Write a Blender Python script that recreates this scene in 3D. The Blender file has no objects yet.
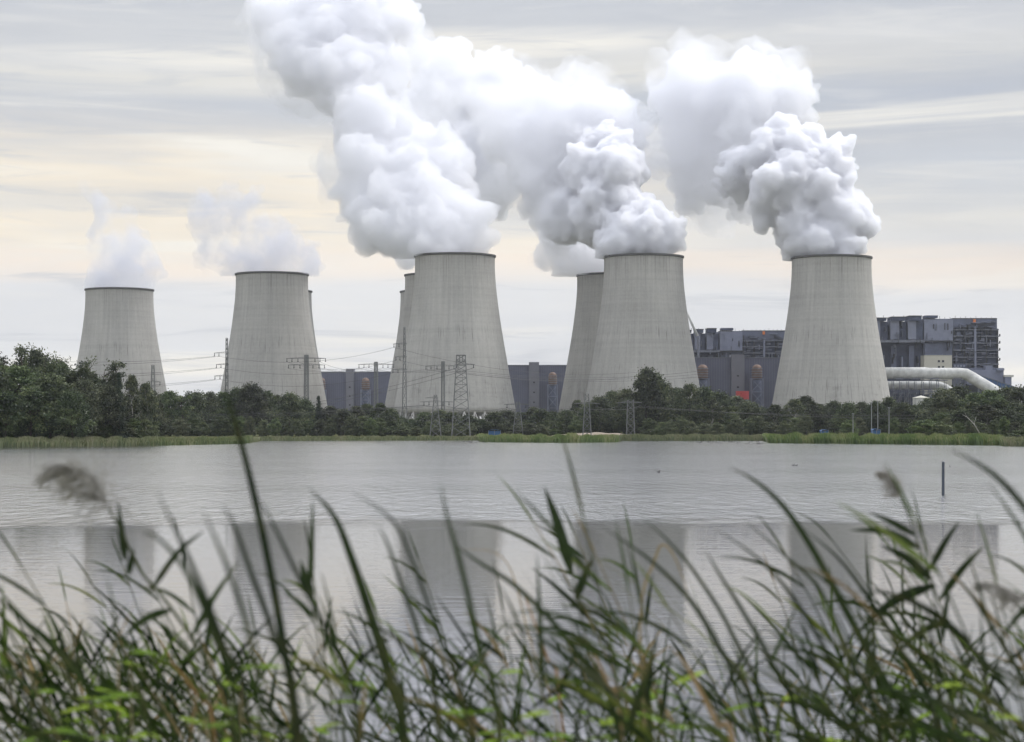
import bpy, bmesh, math, random
import numpy as np
from mathutils import Vector, Matrix, noise as mnoise
R = math.radians
S = bpy.context.scene
COL = S.collection
# ------------------------------------------------------------------ camera
F = 1991.0            # focal length in pixels of a 1024 px wide frame (70 mm lens)
EYE = 3.3             # eye height over the water
HZ = 428.0            # image row of the horizon
cd = bpy.data.cameras.new('camera'); cam = bpy.data.objects.new('camera', cd); COL.objects.link(cam)
cam.location = (0, 0, EYE); cam.rotation_euler = (R(90), 0, 0)
cd.sensor_width = 36; cd.lens = 70.0; cd.shift_y = (HZ - 371) / 1024
cd.clip_start = .3; cd.clip_end = 20000
cd.dof.use_dof = True; cd.dof.focus_distance = 700; cd.dof.aperture_fstop = 5.6; cd.dof.aperture_blades = 7
S.camera = cam
# ------------------------------------------------------------------ exposure, render
S.view_settings.view_transform = 'Standard'; S.view_settings.look = 'None'
S.view_settings.exposure = .28; S.view_settings.gamma = 1; S.view_settings.use_curve_mapping = False
S.render.engine = 'CYCLES'
S.cycles.use_denoising = True
S.cycles.max_bounces = 18; S.cycles.volume_bounces = 16; S.cycles.transparent_max_bounces = 16
S.cycles.diffuse_bounces = 2; S.cycles.glossy_bounces = 3; S.cycles.transmission_bounces = 2
S.cycles.use_adaptive_sampling = True; S.cycles.adaptive_threshold = .02
S.cycles.volume_step_rate = 4.0; S.cycles.volume_max_steps = 64
S.cycles.caustics_reflective = False; S.cycles.caustics_refractive = False
S.cycles.sample_clamp_indirect = 4
# ------------------------------------------------------------------ sun
SUN_EL, SUN_AZ = 52.0, 68.0          # azimuth clockwise from the view direction (+y)
sl = bpy.data.lights.new('sun', 'SUN'); sun = bpy.data.objects.new('sun', sl); COL.objects.link(sun)
sl.energy = 1.4; sl.angle = R(12); sl.color = (1.0, .955, .9)
sd = Vector((math.sin(R(SUN_AZ)) * math.cos(R(SUN_EL)), math.cos(R(SUN_AZ)) * math.cos(R(SUN_EL)), math.sin(R(SUN_EL))))
sun.rotation_euler = (-sd).to_track_quat('-Z', 'Y').to_euler(); sun.location = (0, 0, 400)

# ------------------------------------------------------------------ node helpers
class NT:
    def __init__(s, tree): s.t = tree; s.n = tree.nodes; s.l = tree.links
    def new(s, kind, **kw):
        n = s.n.new(kind)
        for k, v in kw.items():
            if k == 'inp':
                for a, b in v.items(): s.put(n, a, b)
            else: setattr(n, k, v)
        return n
    def put(s, n, a, b):
        if isinstance(b, bpy.types.NodeSocket): s.l.new(b, n.inputs[a])
        elif isinstance(b, bpy.types.Node): s.l.new(b.outputs[0], n.inputs[a])
        else: n.inputs[a].default_value = b
    def m(s, op, a, b=0.0, c=0.0, clamp=False):
        n = s.new('ShaderNodeMath', operation=op, use_clamp=clamp, inp={0: a, 1: b, 2: c}); return n.outputs[0]
    def mr(s, v, a, b, c=0., d=1., smooth=False):
        n = s.new('ShaderNodeMapRange', inp={0: v, 1: a, 2: b, 3: c, 4: d})
        if smooth: n.interpolation_type = 'SMOOTHSTEP'
        return n.outputs[0]
    def xyz(s, x=0., y=0., z=0.): return s.new('ShaderNodeCombineXYZ', inp={0: x, 1: y, 2: z}).outputs[0]
    def sep(s, v): n = s.new('ShaderNodeSeparateXYZ', inp={0: v}); return n.outputs
    def noise(s, v, sc=1., det=4., ro=.55, dist=0.): 
        return s.new('ShaderNodeTexNoise', inp={'Vector': v, 'Scale': sc, 'Detail': det, 'Roughness': ro, 'Distortion': dist}).outputs[0]
    def mix(s, f, a, b, mode='MIX'):
        n = s.new('ShaderNodeMix', data_type='RGBA', blend_type=mode); s.put(n, 0, f)
        for i, v in ((6, a), (7, b)):
            if isinstance(v, tuple) and len(v) == 3: v = (*v, 1)
            s.put(n, i, v)
        return n.outputs[2]
    def ramp(s, v, stops, interp='LINEAR'):
        n = s.new('ShaderNodeValToRGB', inp={0: v}); cr = n.color_ramp; cr.interpolation = interp
        while len(cr.elements) < len(stops): cr.elements.new(.5)
        for e, (p, c) in zip(cr.elements, stops): e.position = p; e.color = (*c, 1) if len(c) == 3 else c
        return n.outputs[0]
def lin(r, g, b):
    f = lambda c: (c / 255 / 12.92) if c <= 10 else ((c / 255 + .055) / 1.055) ** 2.4
    return (f(r), f(g), f(b))
def material(name):
    m = bpy.data.materials.new(name); m.use_nodes = True; t = NT(m.node_tree)
    return m, t, m.node_tree.nodes['Principled BSDF']
def simple(name, col, rough=.75, metal=0., var=.15, scale=.5, spec=.3):
    m, t, p = material(name)
    g = t.new('ShaderNodeTexCoord').outputs['Object']
    n = t.noise(g, scale, 5, .6)
    f = t.mr(n, .3, .7, 1 - var, 1 + var)
    c = t.new('ShaderNodeVectorMath', operation='SCALE', inp={0: col}); t.put(c, 3, f)
    t.put(p, 'Base Color', c.outputs[0]); p.inputs['Roughness'].default_value = rough
    p.inputs['Metallic'].default_value = metal; p.inputs['Specular IOR Level'].default_value = spec
    return m

# ------------------------------------------------------------------ world: a Nishita sky behind layered stratus
w = bpy.data.worlds.new('World'); S.world = w; w.use_nodes = True
t = NT(w.node_tree); bg = w.node_tree.nodes['Background']
sky = t.new('ShaderNodeTexSky', sky_type='NISHITA', sun_disc=False)
sky.sun_elevation = R(SUN_EL); sky.sun_rotation = R(SUN_AZ); sky.air_density = 1.2; sky.dust_density = 2.5
gen = t.new('ShaderNodeTexCoord').outputs['Generated']
x, y, z = t.sep(gen)
az = t.m('ARCTAN2', x, y)                       # azimuth from the view axis, about -0.26 .. 0.26 in frame
el = t.m('ARCSINE', z)                          # elevation, 0 .. 0.21 in frame
el2 = t.m('ABSOLUTE', el)
# long flat streaks: noise stretched along the azimuth, a little tilted
st = t.xyz(t.m('MULTIPLY', az, 2.6), t.m('ADD', t.m('MULTIPLY', el2, 34.), t.m('MULTIPLY', az, -.5)), 3.1)
n1 = t.noise(st, 1.0, 6, .52, .5)
st2 = t.xyz(t.m('MULTIPLY', az, 9.), t.m('MULTIPLY', el2, 90.), 7.7)
n2 = t.noise(st2, 1.0, 6, .6, .8)
st3 = t.xyz(t.m('MULTIPLY', az, 1.6), t.m('MULTIPLY', el2, 9.), 1.3)
n3 = t.noise(st3, 1.0, 3, .5, .3)
wob = t.m('ADD', t.m('MULTIPLY', t.m('SUBTRACT', n3, .5), .05), t.m('MULTIPLY', t.m('SUBTRACT', n1, .5), .035))
ee = t.m('ADD', el2, wob)
# base colour by height above the horizon (from the picture: pale grey low, warm band, grey, cream, lavender)
base = t.ramp(t.mr(ee, 0., .3), [(0, lin(210, 211, 213)), (.147, lin(212, 213, 215)), (.21, lin(214, 214, 215)), (.25, lin(226, 217, 208)), (.30, lin(209, 209, 209)), (.38, lin(216, 212, 204)),
     (.45, lin(199, 200, 202)), (.50, lin(184, 187, 193)), (.55, lin(180, 184, 192)), (.60, lin(216, 213, 206)), (.64, lin(205, 205, 205)), (.70, lin(184, 187, 193)), (.80, lin(196, 198, 203)), (1., lin(215, 216, 220))])
# warm glow between layers on the left
left = t.mr(az, .16, -.06, .12, 1., True)
warmband = t.m('MULTIPLY', t.m('MULTIPLY', t.mr(ee, .065, .1, 0, 1, True), t.mr(ee, .175, .125, 0, 1, True)), left)
warm = t.m('MULTIPLY', warmband, t.mr(n1, .34, .6, .1, 1., True))
c1 = t.mix(warm, base, lin(236, 224, 204))
low = t.m('MULTIPLY', t.m('MULTIPLY', t.mr(ee, .060, .074, 0, 1, True), t.mr(ee, .095, .082, 0, 1, True)), .55)
c1 = t.mix(low, c1, lin(236, 222, 206))
# cooler grey-blue layer, stronger on the right
cool = t.m('MULTIPLY', t.m('MULTIPLY', t.mr(el2, .085, .13, 0, 1, True), t.mr(el2, .2, .165, 0, 1, True)), t.mr(az, -.1, .2, .25, .9, True))
c2 = t.mix(t.m('MULTIPLY', cool, t.mr(n1, .62, .4, 0, 1, True)), c1, lin(180, 185, 194))
c3 = t.mix(t.mr(n1, .54, .70, 0., .9, True), c2, lin(233, 229, 220))
c4 = t.mix(t.mr(n2, .5, .72, 0., .35, True), c3, lin(222, 220, 216))
c5 = t.mix(t.mr(n2, .48, .3, 0., .6, True), c4, lin(184, 187, 193))
# overhead the cloud deck is brighter
gain = t.mr(el2, .17, .6, 1.0, 1.7, True)
glowv = t.new('ShaderNodeVectorMath', operation='DOT_PRODUCT', inp={0: gen, 1: (math.sin(R(34)) * math.cos(R(48)), math.cos(R(34)) * math.cos(R(48)), math.sin(R(48)))}).outputs['Value']  # bright patch added to the sky apart from the sun, to brighten water
glow = t.m('MULTIPLY', t.m('POWER', t.m('MAXIMUM', glowv, 0.), 5.), 1.9)
gain = t.m('ADD', gain, t.m('MULTIPLY', glow, t.mr(el2, .18, .45, 0, 1, True)))
c5 = t.mix(1., c5, t.ramp(t.noise(st3, 2.2, 4, .55), [(.3, (.86, .87, .90)), (.55, (1., 1., 1.)), (.75, (1.06, 1.05, 1.03))]), 'MULTIPLY')
c5 = t.mix(t.mr(el2, .25, .7), c5, t.mix(1., c5, (.93, .97, 1.06), 'MULTIPLY'))
sc = t.new('ShaderNodeVectorMath', operation='SCALE', inp={0: c5}); t.put(sc, 3, t.m('MULTIPLY', gain, 10.0))
final = t.mix(.93, sky.outputs[0], sc.outputs[0])
t.put(bg, 'Color', final); bg.inputs['Strength'].default_value = .1

# ------------------------------------------------------------------ mesh helpers
ORG = {}
def W(px, py, D): return Vector(((px - 512) / F * D, D, EYE + (HZ - py) / F * D))
def wx(px, D): return (px - 512) / F * D
def wz(py, D): return EYE + (HZ - py) / F * D
def tag(o, label=None, cat=None, group=None, kind=None):
    if label: o['label'] = label
    if cat: o['category'] = cat
    if group: o['group'] = group
    if kind: o['kind'] = kind
    return o
def thing(name, loc, label, cat, group=None):
    o = bpy.data.objects.new(name, None); COL.objects.link(o); o.location = loc; o.empty_display_size = 1
    ORG[o.name] = Vector(loc); return tag(o, label, cat, group)
def link_mesh(name, me, parent=None, loc=None):
    o = bpy.data.objects.new(name, me); COL.objects.link(o)
    if parent is not None:
        o.parent = parent; ORG[o.name] = ORG[parent.name].copy()
    else:
        o.location = loc or (0, 0, 0); ORG[o.name] = Vector(o.location)
    return o
class MB:
    def __init__(s): s.v = []; s.f = []; s.mi = []; s.cm = 0
    def add(s, vs, fs):
        n = len(s.v); s.v += [tuple(v) for v in vs]; s.f += [tuple(i + n for i in f) for f in fs]; s.mi += [s.cm] * len(fs)
    def box(s, x0, x1, y0, y1, z0, z1):
        s.add([(x0,y0,z0),(x1,y0,z0),(x1,y1,z0),(x0,y1,z0),(x0,y0,z1),(x1,y0,z1),(x1,y1,z1),(x0,y1,z1)],
              [(0,3,2,1),(4,5,6,7),(0,1,5,4),(1,2,6,5),(2,3,7,6),(3,0,4,7)])
    def bar(s, a, b, r, n=4, r2=None):
        a = Vector(a); b = Vector(b); d = (b - a)
        if d.length < 1e-6: return
        q = d.to_track_quat('Z', 'Y'); r2 = r if r2 is None else r2
        vs = []
        for p, rr in ((a, r), (b, r2)):
            for k in range(n):
                an = 2 * math.pi * (k + .5) / n; vs.append(p + q @ Vector((math.cos(an) * rr, math.sin(an) * rr, 0)))
        fs = [(k, (k + 1) % n, n + (k + 1) % n, n + k) for k in range(n)] + [tuple(range(n - 1, -1, -1)), tuple(range(n, 2 * n))]
        s.add(vs, fs)
    def tube(s, pts, rad, n=8, cap=True):
        pts = [Vector(p) for p in pts]; m = len(pts)
        if not hasattr(rad, '__len__'): rad = [rad] * m
        vs = []
        for i, p in enumerate(pts):
            d = (pts[min(i + 1, m - 1)] - pts[max(i - 1, 0)]).normalized()
            up = Vector((0, 0, 1)) if abs(d.z) < .9 else Vector((0, 1, 0))
            a = d.cross(up).normalized(); b = a.cross(d)
            for k in range(n):
                an = 2 * math.pi * k / n; vs.append(p + (a * math.cos(an) + b * math.sin(an)) * rad[i])
        fs = [(i*n+k, (i+1)*n+k, (i+1)*n+(k+1)%n, i*n+(k+1)%n) for i in range(m - 1) for k in range(n)]
        if cap: fs += [tuple(range(n)), tuple((m-1)*n + k for k in range(n - 1, -1, -1))]
        s.add(vs, fs)
    def lathe(s, c, prof, n=24, closed=False):
        vs = []
        for r, z in prof:
            for k in range(n):
                an = 2 * math.pi * k / n; vs.append((c[0] + r * math.cos(an), c[1] + r * math.sin(an), c[2] + z))
        m = len(prof)
        fs = [(i*n+k, i*n+(k+1)%n, (i+1)*n+(k+1)%n, (i+1)*n+k) for i in range(m - 1) for k in range(n)]
        if closed: fs += [((m-1)*n+k, (m-1)*n+(k+1)%n, (k+1)%n, k) for k in range(n)]
        else:
            if prof[0][0] > 1e-4: fs.append(tuple(range(n - 1, -1, -1)))
            if prof[-1][0] > 1e-4: fs.append(tuple((m-1)*n + k for k in range(n)))
        s.add(vs, fs)
    def mesh(s, name, mats, off=Vector((0, 0, 0)), smooth=False):
        me = bpy.data.meshes.new(name); o = off
        me.from_pydata([(v[0]-o[0], v[1]-o[1], v[2]-o[2]) for v in s.v], [], s.f)
        for m in (mats if isinstance(mats, (list, tuple)) else [mats]): me.materials.append(m)
        if len(me.materials) > 1: me.polygons.foreach_set('material_index', s.mi)
        if smooth: me.polygons.foreach_set('use_smooth', [True] * len(me.polygons))
        me.update(); return me
    def build(s, name, mats, parent=None, smooth=False, loc=None):
        off = ORG[parent.name] if parent is not None else Vector(loc or (0, 0, 0))
        return link_mesh(name, s.mesh(name, mats, off, smooth), parent, loc)
def copy_tree(o, loc=None, scale=None, rz=None, parent=None, label=None):
    c = o.copy(); COL.objects.link(c)
    if parent is not None: c.parent = parent
    if loc is not None: c.location = loc; ORG[c.name] = Vector(loc)
    if scale is not None: c.scale = scale
    if rz is not None: c.rotation_euler = (0, 0, rz)
    if label: c['label'] = label
    for ch in list(o.children): copy_tree(ch, parent=c)
    return c
# ------------------------------------------------------------------ ground and water
SHORE = [(-2600,447),(-200,447),(0,446.6),(150,445.6),(245,443.6),(262,440.9),(478,440.4),(484,441.9),(560,442.6),(616,442.2),(622,440.8),(764,440.8),(770,442.9),(840,443.6),(1000,445.2),(1004,446.2),(1100,447),(3600,447)]
def shore_y(px):
    for (a, ya), (b, yb) in zip(SHORE, SHORE[1:]):
        if a <= px <= b: return ya + (yb - ya) * (px - a) / (b - a)
    return 447
def shore_D(px): return EYE * F / (shore_y(px) - HZ)
def ground_z(px, D):
    d = D - shore_D(px)
    if d < -6: return -1.6
    if d < 0: return -1.6 + 1.75 * (d + 6) / 6
    return .15 + .75 * min(1, d / 35)
pxs = sorted(set(list(range(-2600, 0, 200)) + list(range(0, 1025, 8)) + [245, 262, 478, 484, 616, 622, 764, 770, 1000, 1004] + list(range(1200, 3700, 200))))
rows = [-60, -20, 7.5, 10, 13, 40, 'a', 'b', 'c', 'd', 'e', 'f', 700, 900, 1400, 2500, 6000]
nb = {-60: 1.35, -20: 1.35, 7.5: 1.3, 10: .5, 13: -.6, 40: -1.6}
vs = []
for px in pxs:
    Ds = shore_D(px)
    for r in rows:
        D = {'a': Ds - 6, 'b': Ds - 3, 'c': Ds, 'd': Ds + 5, 'e': Ds + 15, 'f': Ds + 35}.get(r, r)
        z = nb[r] if r in nb else ground_z(px, D)
        if r in ('d', 'e', 'f') or (isinstance(r, int) and r > 600): z += .12 * mnoise.noise(Vector((px * .02, D * .01, 0)))
        s_ = (px - 512) / F
        vs.append((s_ * Ds * (D + 90) / (Ds + 90) if D < Ds else s_ * D, D, z))
n = len(rows)
fs = [(i*n+j, (i+1)*n+j, (i+1)*n+j+1, i*n+j+1) for i in range(len(pxs)-1) for j in range(n-1)]
m_ground, t, p = material('meadow_soil')
g = t.new('ShaderNodeTexCoord').outputs['Object']
a = t.noise(g, .05, 6, .6); b = t.noise(g, .9, 5, .6)
c = t.ramp(a, [(.3, (.05, .062, .024)), (.5, (.085, .088, .04)), (.7, (.14, .125, .07))])
t.put(p, 'Base Color', t.mix(t.mr(b, .3, .7, 0, .5), c, (.045, .055, .02))); p.inputs['Roughness'].default_value = 1; p.inputs['Specular IOR Level'].default_value = 0
me = bpy.data.meshes.new('ground'); me.from_pydata(vs, [], fs); me.materials.append(m_ground)
tag(link_mesh('ground', me), 'flat lakeside land with meadow beyond the water', kind='structure')

m_water, t, p = material('lake_water')
g = t.new('ShaderNodeTexCoord').outputs['Object']
gx, gy, gz = t.sep(g)
wob = t.m('MULTIPLY', t.m('SUBTRACT', t.noise(t.xyz(t.m('MULTIPLY', gx, .035), t.m('MULTIPLY', gy, .06), 0.), 1., 6, .6), .5), 26.)
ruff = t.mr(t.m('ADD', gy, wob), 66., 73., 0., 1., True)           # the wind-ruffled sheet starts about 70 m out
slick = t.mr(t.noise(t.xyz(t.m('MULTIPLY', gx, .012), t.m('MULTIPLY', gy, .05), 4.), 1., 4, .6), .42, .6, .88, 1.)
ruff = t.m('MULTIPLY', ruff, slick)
near = t.noise(t.xyz(t.m('MULTIPLY', gx, 1.8), t.m('MULTIPLY', gy, 5.0), 0.), 1., 3, .55, .2)
near2 = t.noise(t.xyz(t.m('MULTIPLY', gx, .5), t.m('MULTIPLY', gy, 1.6), 2.), 1., 2, .5)
far = t.noise(t.xyz(t.m('MULTIPLY', gx, 1.1), t.m('MULTIPLY', gy, .3), 5.), 1., 5, .72)
h = t.m('ADD', t.m('MULTIPLY', near, .0040), t.m('MULTIPLY', near2, .0050))
bp = t.new('ShaderNodeBump', inp={'Height': h, 'Strength': 1.0, 'Distance': 1.0})
bf = t.new('ShaderNodeBump', inp={'Height': t.m('MULTIPLY', far, .20), 'Strength': ruff, 'Distance': 1.0, 'Normal': bp.outputs[0]})
t.put(p, 'Normal', bf.outputs[0])
t.put(p, 'Base Color', t.mix(ruff, (.04, .041, .038), (.42, .42, .41)))  # paler base in the ruffled zone stands in for reflected sky light
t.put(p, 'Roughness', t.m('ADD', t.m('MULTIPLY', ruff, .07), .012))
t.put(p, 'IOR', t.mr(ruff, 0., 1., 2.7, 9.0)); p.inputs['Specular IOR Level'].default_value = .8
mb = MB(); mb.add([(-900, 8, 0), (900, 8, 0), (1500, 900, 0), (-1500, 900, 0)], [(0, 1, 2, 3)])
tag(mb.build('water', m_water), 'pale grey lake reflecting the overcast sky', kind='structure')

# ------------------------------------------------------------------ cooling towers
def concrete(name, col, seed):
    m, t, p = material(name)
    g = t.new('ShaderNodeTexCoord').outputs['Object']
    x, y, z = t.sep(g)
    an = t.m('MULTIPLY', t.m('ARCTAN2', x, t.m('MULTIPLY', y, -1.)), 40.)
    broad = t.noise(t.xyz(t.m('MULTIPLY', an, .03), t.m('MULTIPLY', z, .02), seed), 1., 5, .6)
    streak = t.noise(t.xyz(t.m('MULTIPLY', an, .35), t.m('MULTIPLY', z, .012), seed + 3), 1., 5, .65)
    bands = t.noise(t.xyz(t.m('MULTIPLY', an, .004), t.m('MULTIPLY', z, .28), seed + 9), 1., 4, .7)
    grain = t.noise(g, .6, 6, .7)
    panel = t.m('MULTIPLY', t.m('PINGPONG', z, .75), 1.34)
    seam = t.m('LESS_THAN', panel, .12)
    v = t.m('ADD', t.m('MULTIPLY', t.m('SUBTRACT', broad, .5), .55), t.m('MULTIPLY', t.m('SUBTRACT', streak, .5), .5))
    v = t.m('ADD', v, t.m('MULTIPLY', t.m('SUBTRACT', bands, .5), .36))
    v = t.m('ADD', v, t.m('MULTIPLY', t.m('SUBTRACT', grain, .5), .30))
    v = t.m('ADD', v, 1.0)
    # damp dark runs hanging from a few construction joints, and short drips
    runs = t.mr(t.noise(t.xyz(t.m('MULTIPLY', an, 1.3), t.m('MULTIPLY', z, .05), seed + 20), 1., 3, .6), .59, .66, 0, 1)
    zone = t.m('MAXIMUM', t.m('MULTIPLY', t.mr(z, 17., 20.), t.mr(z, 48., 44.)), t.m('MULTIPLY', t.mr(z, 58., 60.), t.mr(z, 76., 70.)))
    v = t.m('SUBTRACT', v, t.m('MULTIPLY', t.m('MULTIPLY', runs, t.m('MAXIMUM', zone, .12)), .4))
    patch = t.mr(t.noise(t.xyz(t.m('MULTIPLY', an, .10), t.m('MULTIPLY', z, .22), seed + 30), 1., 4, .6), .56, .72, 0, .20)
    v = t.m('SUBTRACT', v, t.m('MULTIPLY', patch, t.mr(z, 60., 25.)))
    top = t.mr(z, 112., 122., 0., .10)
    v = t.m('SUBTRACT', v, top)
    rn = t.noise(t.xyz(t.m('MULTIPLY', an, .9), t.m('MULTIPLY', z, .02), seed + 40), 1., 3, .6)     # thin run-off lines from the rim
    v = t.m('SUBTRACT', v, t.m('MULTIPLY', t.mr(rn, .54, .68, 0, .26), t.mr(z, 70., 118.)))
    c = t.new('ShaderNodeVectorMath', operation='SCALE', inp={0: col}); t.put(c, 3, v)
    t.put(p, 'Base Color', c.outputs[0]); p.inputs['Roughness'].default_value = .95; p.inputs['Specular IOR Level'].default_value = .15
    return m
CONC = [concrete('tower_concrete', (.39, .38, .35), s) for s in (1.0, 14.0, 27.0)]
DARKC = simple('lip_concrete', (.10, .10, .095), .9)
DARKM = simple('dark_steel', (.045, .048, .052), .6, 0, .2, 1.)
HT = 123.5
PROF = [(.105, 60.5), (.2, 57.7), (.28, 55.2), (.365, 52.6), (.44, 50.3), (.51, 48.2), (.6, 45.6), (.68, 43.5), (.76, 41.8), (.83, 40.4), (.9, 39.6), (.96, 39.3), (1., 39.5)]
def cooling_tower(cx, D, ztop, label, k, seedrot):
    # cx = image column of the axis
    X = wx(cx, D); s = .709; z0 = .8; H = ztop - z0
    T = thing('cooling_tower', (X, D, z0), label, 'cooling tower', 'cooling towers of the power station'); 
    pts = []
    for i in range(len(PROF) - 1):
        for q in range(3):
            f = q / 3; pts.append((PROF[i][0] * (1 - f) + PROF[i+1][0] * f, PROF[i][1] * (1 - f) + PROF[i+1][1] * f))
    pts.append(PROF[-1])
    # smooth the profile
    for _ in range(3): pts = [pts[0]] + [((pts[i-1][0]+2*pts[i][0]+pts[i+1][0])/4, (pts[i-1][1]+2*pts[i][1]+pts[i+1][1])/4) for i in range(1, len(pts)-1)] + [pts[-1]]
    out = [(r * s, h * H) for h, r in pts]; inn = [(r - .9, z) for r, z in reversed(out)]
    mb = MB(); mb.lathe((X, D, z0), out + inn, 96, closed=True)
    o = mb.build('shell', CONC[k], T, smooth=True)
    rt = out[-1][0]; mb = MB(); mb.lathe((X, D, z0), [(rt + .003, H - 1.3), (rt + .7, H - .9), (rt + .75, H + .25), (rt - .95, H + .25), (rt - .95, H - 1.3)], 96, closed=True)
    mb.build('rim', DARKC, T)
    rb, zb = out[0]; rg = 64 * s + 2; mb = MB()
    for i in range(36):
        a0 = 2 * math.pi * i / 36
        for dd in (-1, 1):
            a1 = a0 + dd * math.pi / 36
            mb.bar((X + math.cos(a1) * rg, D + math.sin(a1) * rg, z0 - .3), (X + math.cos(a0) * (rb - .4), D + math.sin(a0) * (rb - .4), z0 + zb + .6), .55, 6)
    mb.build('support_columns', CONC[k], T)
    mb = MB(); mb.lathe((X, D, z0), [(rg - 1, -.3), (rg + 2.5, -.3), (rg + 2.5, 1.4), (rg + 1.9, 1.4), (rg + 1.9, .2), (rg - 1, .2)], 72, closed=True)
    mb.build('basin', CONC[k], T)
    return T
TOWERS = [  # cx, rim width px, rim row, label
 (119.5, 67, 287, 'leftmost cooling tower, greyer and standing alone behind the dark grove', 0),
 (272, 72, 271, 'cooling tower second from the left, standing in front of a mostly hidden one', 1),
 (278.5, 66, 288.5, 'mostly hidden cooling tower, a sliver at the right edge of the second from left', 2),
 (455, 80, 252, 'large front cooling tower of the middle row behind the tall lattice pylon', 0),
 (441, 72, 272, 'cooling tower showing a narrow strip just left of the large middle tower', 1),
 (434, 67, 289, 'farthest cooling tower of the middle row, lowest rim, leftmost strip of its row', 2),
 (643.5, 79, 253, 'cooling tower with the tall bushy tree before it, right of its overlapped neighbour', 2),
 (613, 72, 272, 'half hidden cooling tower with small steam wisps over its rim, overlapped on its right', 0),
 (831.5, 79, 254, 'rightmost cooling tower, next to the large white pipes', 1)]
TOP = []
for cx, wd, ry, lab, k in TOWERS:
    D = 56.0 * F / wd
    zt = wz(ry, D - 28) - .3
    cooling_tower(cx, D, zt, lab, k, 0); TOP.append((wx(cx, D), D, zt))

# ------------------------------------------------------------------ steam
def steam_material(name, dens, col=(.978, .980, .990), aniso=.25, grad=None):
    m = bpy.data.materials.new(name); m.use_nodes = True; m.node_tree.nodes.clear(); t = NT(m.node_tree)
    v = t.new('ShaderNodeVolumePrincipled', inp={'Color': (*col, 1), 'Density': dens, 'Anisotropy': aniso})
    if grad:
        g = t.new('ShaderNodeTexCoord').outputs['Object']
        n = t.noise(g, grad, 4, .6)
        t.put(v, 'Density', t.mr(n, .42, .62, dens * .05, dens * 1.9))
    o = t.new('ShaderNodeOutputMaterial'); m.node_tree.links.new(v.outputs[0], o.inputs['Volume']); 
    m.cycles.volume_sampling = 'DISTANCE' if not grad else 'MULTIPLE_IMPORTANCE'
    return m
from mathutils.bvhtree import BVHTree
ICO = {}
def ico(sub):
    if sub not in ICO:
        bm = bmesh.new(); bmesh.ops.create_icosphere(bm, subdivisions=sub, radius=1.0)
        ICO[sub] = (np.array([v.co[:] for v in bm.verts]), [tuple(v.index for v in f.verts) for f in bm.faces]); bm.free()
    return ICO[sub]
def plume(name, label, D, blobs, mat, seed, voxel=1.35, kids=(13, 8, 6), disp=((24, 6.), (12, 4.5), (6, 3.0), (2.6, 1.5)), parent=None, group='steam plumes over the cooling towers', mouth=None):
    """blobs: (px, py, radius px, depth offset m). Puffs bud from puffs, are fused, and then roughened."""
    rnd = random.Random(seed); sph = []
    for b in blobs:
        px, py, rp = b[:3]; dy = b[3] if len(b) > 3 else 0
        DD = D + dy; c = W(px, py, DD); r = rp * DD / F
        sph.append((c, r, 0))
    for lvl, nk in enumerate(kids):
        for c, r, l in [q for q in sph if q[2] == lvl]:
            for _ in range(nk):
                d = Vector((rnd.gauss(0, 1), rnd.gauss(0, 1) , rnd.gauss(0, 1) + .15)).normalized()
                rr = r * rnd.uniform(.28, .55)
                sph.append((c + d * (r * rnd.uniform(.78, 1.02)), rr, lvl + 1))
    V = []; Fs = []; n = 0
    for c, r, l in sph:
        v, f = ico(2 if l < 2 else 1)
        V.append(v * r + np.array(c)); Fs += [(a + n, b + n, c2 + n) for a, b, c2 in f]; n += len(v)
    V = np.concatenate(V)
    org = Vector(W(blobs[0][0], blobs[0][1], D))
    me = bpy.data.meshes.new(name); me.from_pydata([tuple(p) for p in (V - np.array(org))], [], Fs)
    tmp = bpy.data.objects.new('tmp', me); COL.objects.link(tmp)
    md = tmp.modifiers.new('r', 'REMESH'); md.mode = 'VOXEL'; md.voxel_size = voxel; md.adaptivity = 0
    sm = tmp.modifiers.new('s', 'SMOOTH'); sm.factor = .5; sm.iterations = 1
    for i, (sz, st) in enumerate(disp):
        tx = bpy.data.textures.new('puff', 'CLOUDS'); tx.noise_scale = sz; tx.noise_depth = 3; tx.noise_basis = 'VORONOI_F1' if i else 'BLENDER_ORIGINAL'; tx.noise_depth = 1 if i else 5
        dm = tmp.modifiers.new('d', 'DISPLACE'); dm.texture = tx; dm.strength = -st if i else st * 2; dm.mid_level = .5; dm.texture_coords = 'LOCAL'
    md = tmp.modifiers.new('r2', 'REMESH'); md.mode = 'VOXEL'; md.voxel_size = voxel * .72; md.adaptivity = 0
    dg = bpy.context.evaluated_depsgraph_get(); out = bpy.data.meshes.new_from_object(tmp.evaluated_get(dg))
    bpy.data.objects.remove(tmp); out.name = name
    if mouth:          # flat underside where the steam leaves the tower
        lz = mouth - org.z
        co = np.empty(len(out.vertices) * 3); out.vertices.foreach_get('co', co); co = co.reshape(-1, 3)
        return_co = co.copy(); below = co[:, 2] < lz; return_co[below, 2] = lz + (co[below, 2] - lz) * .03
        out.vertices.foreach_set('co', return_co.ravel())
    out.materials.clear(); out.materials.append(mat)
    out.polygons.foreach_set('use_smooth', [True] * len(out.polygons)); out.update()
    if parent is not None:
        o = link_mesh(name, out, parent); o.location = org - parent.location; return o
    o = link_mesh(name, out, None, org); tag(o, label, 'steam plume', group)
    return o
SD = steam_material('dense_steam', .36)
SM = steam_material('soft_steam', .11)
SV = steam_material('steam_veil', .022, grad=.03)
ST = steam_material('thin_steam', .038, col=(.84, .85, .89), grad=.035)  # greyer colour stands in for the shade on the wisps
D3, D5, D7 = TOP[3][1], TOP[6][1], TOP[8][1]
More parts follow.
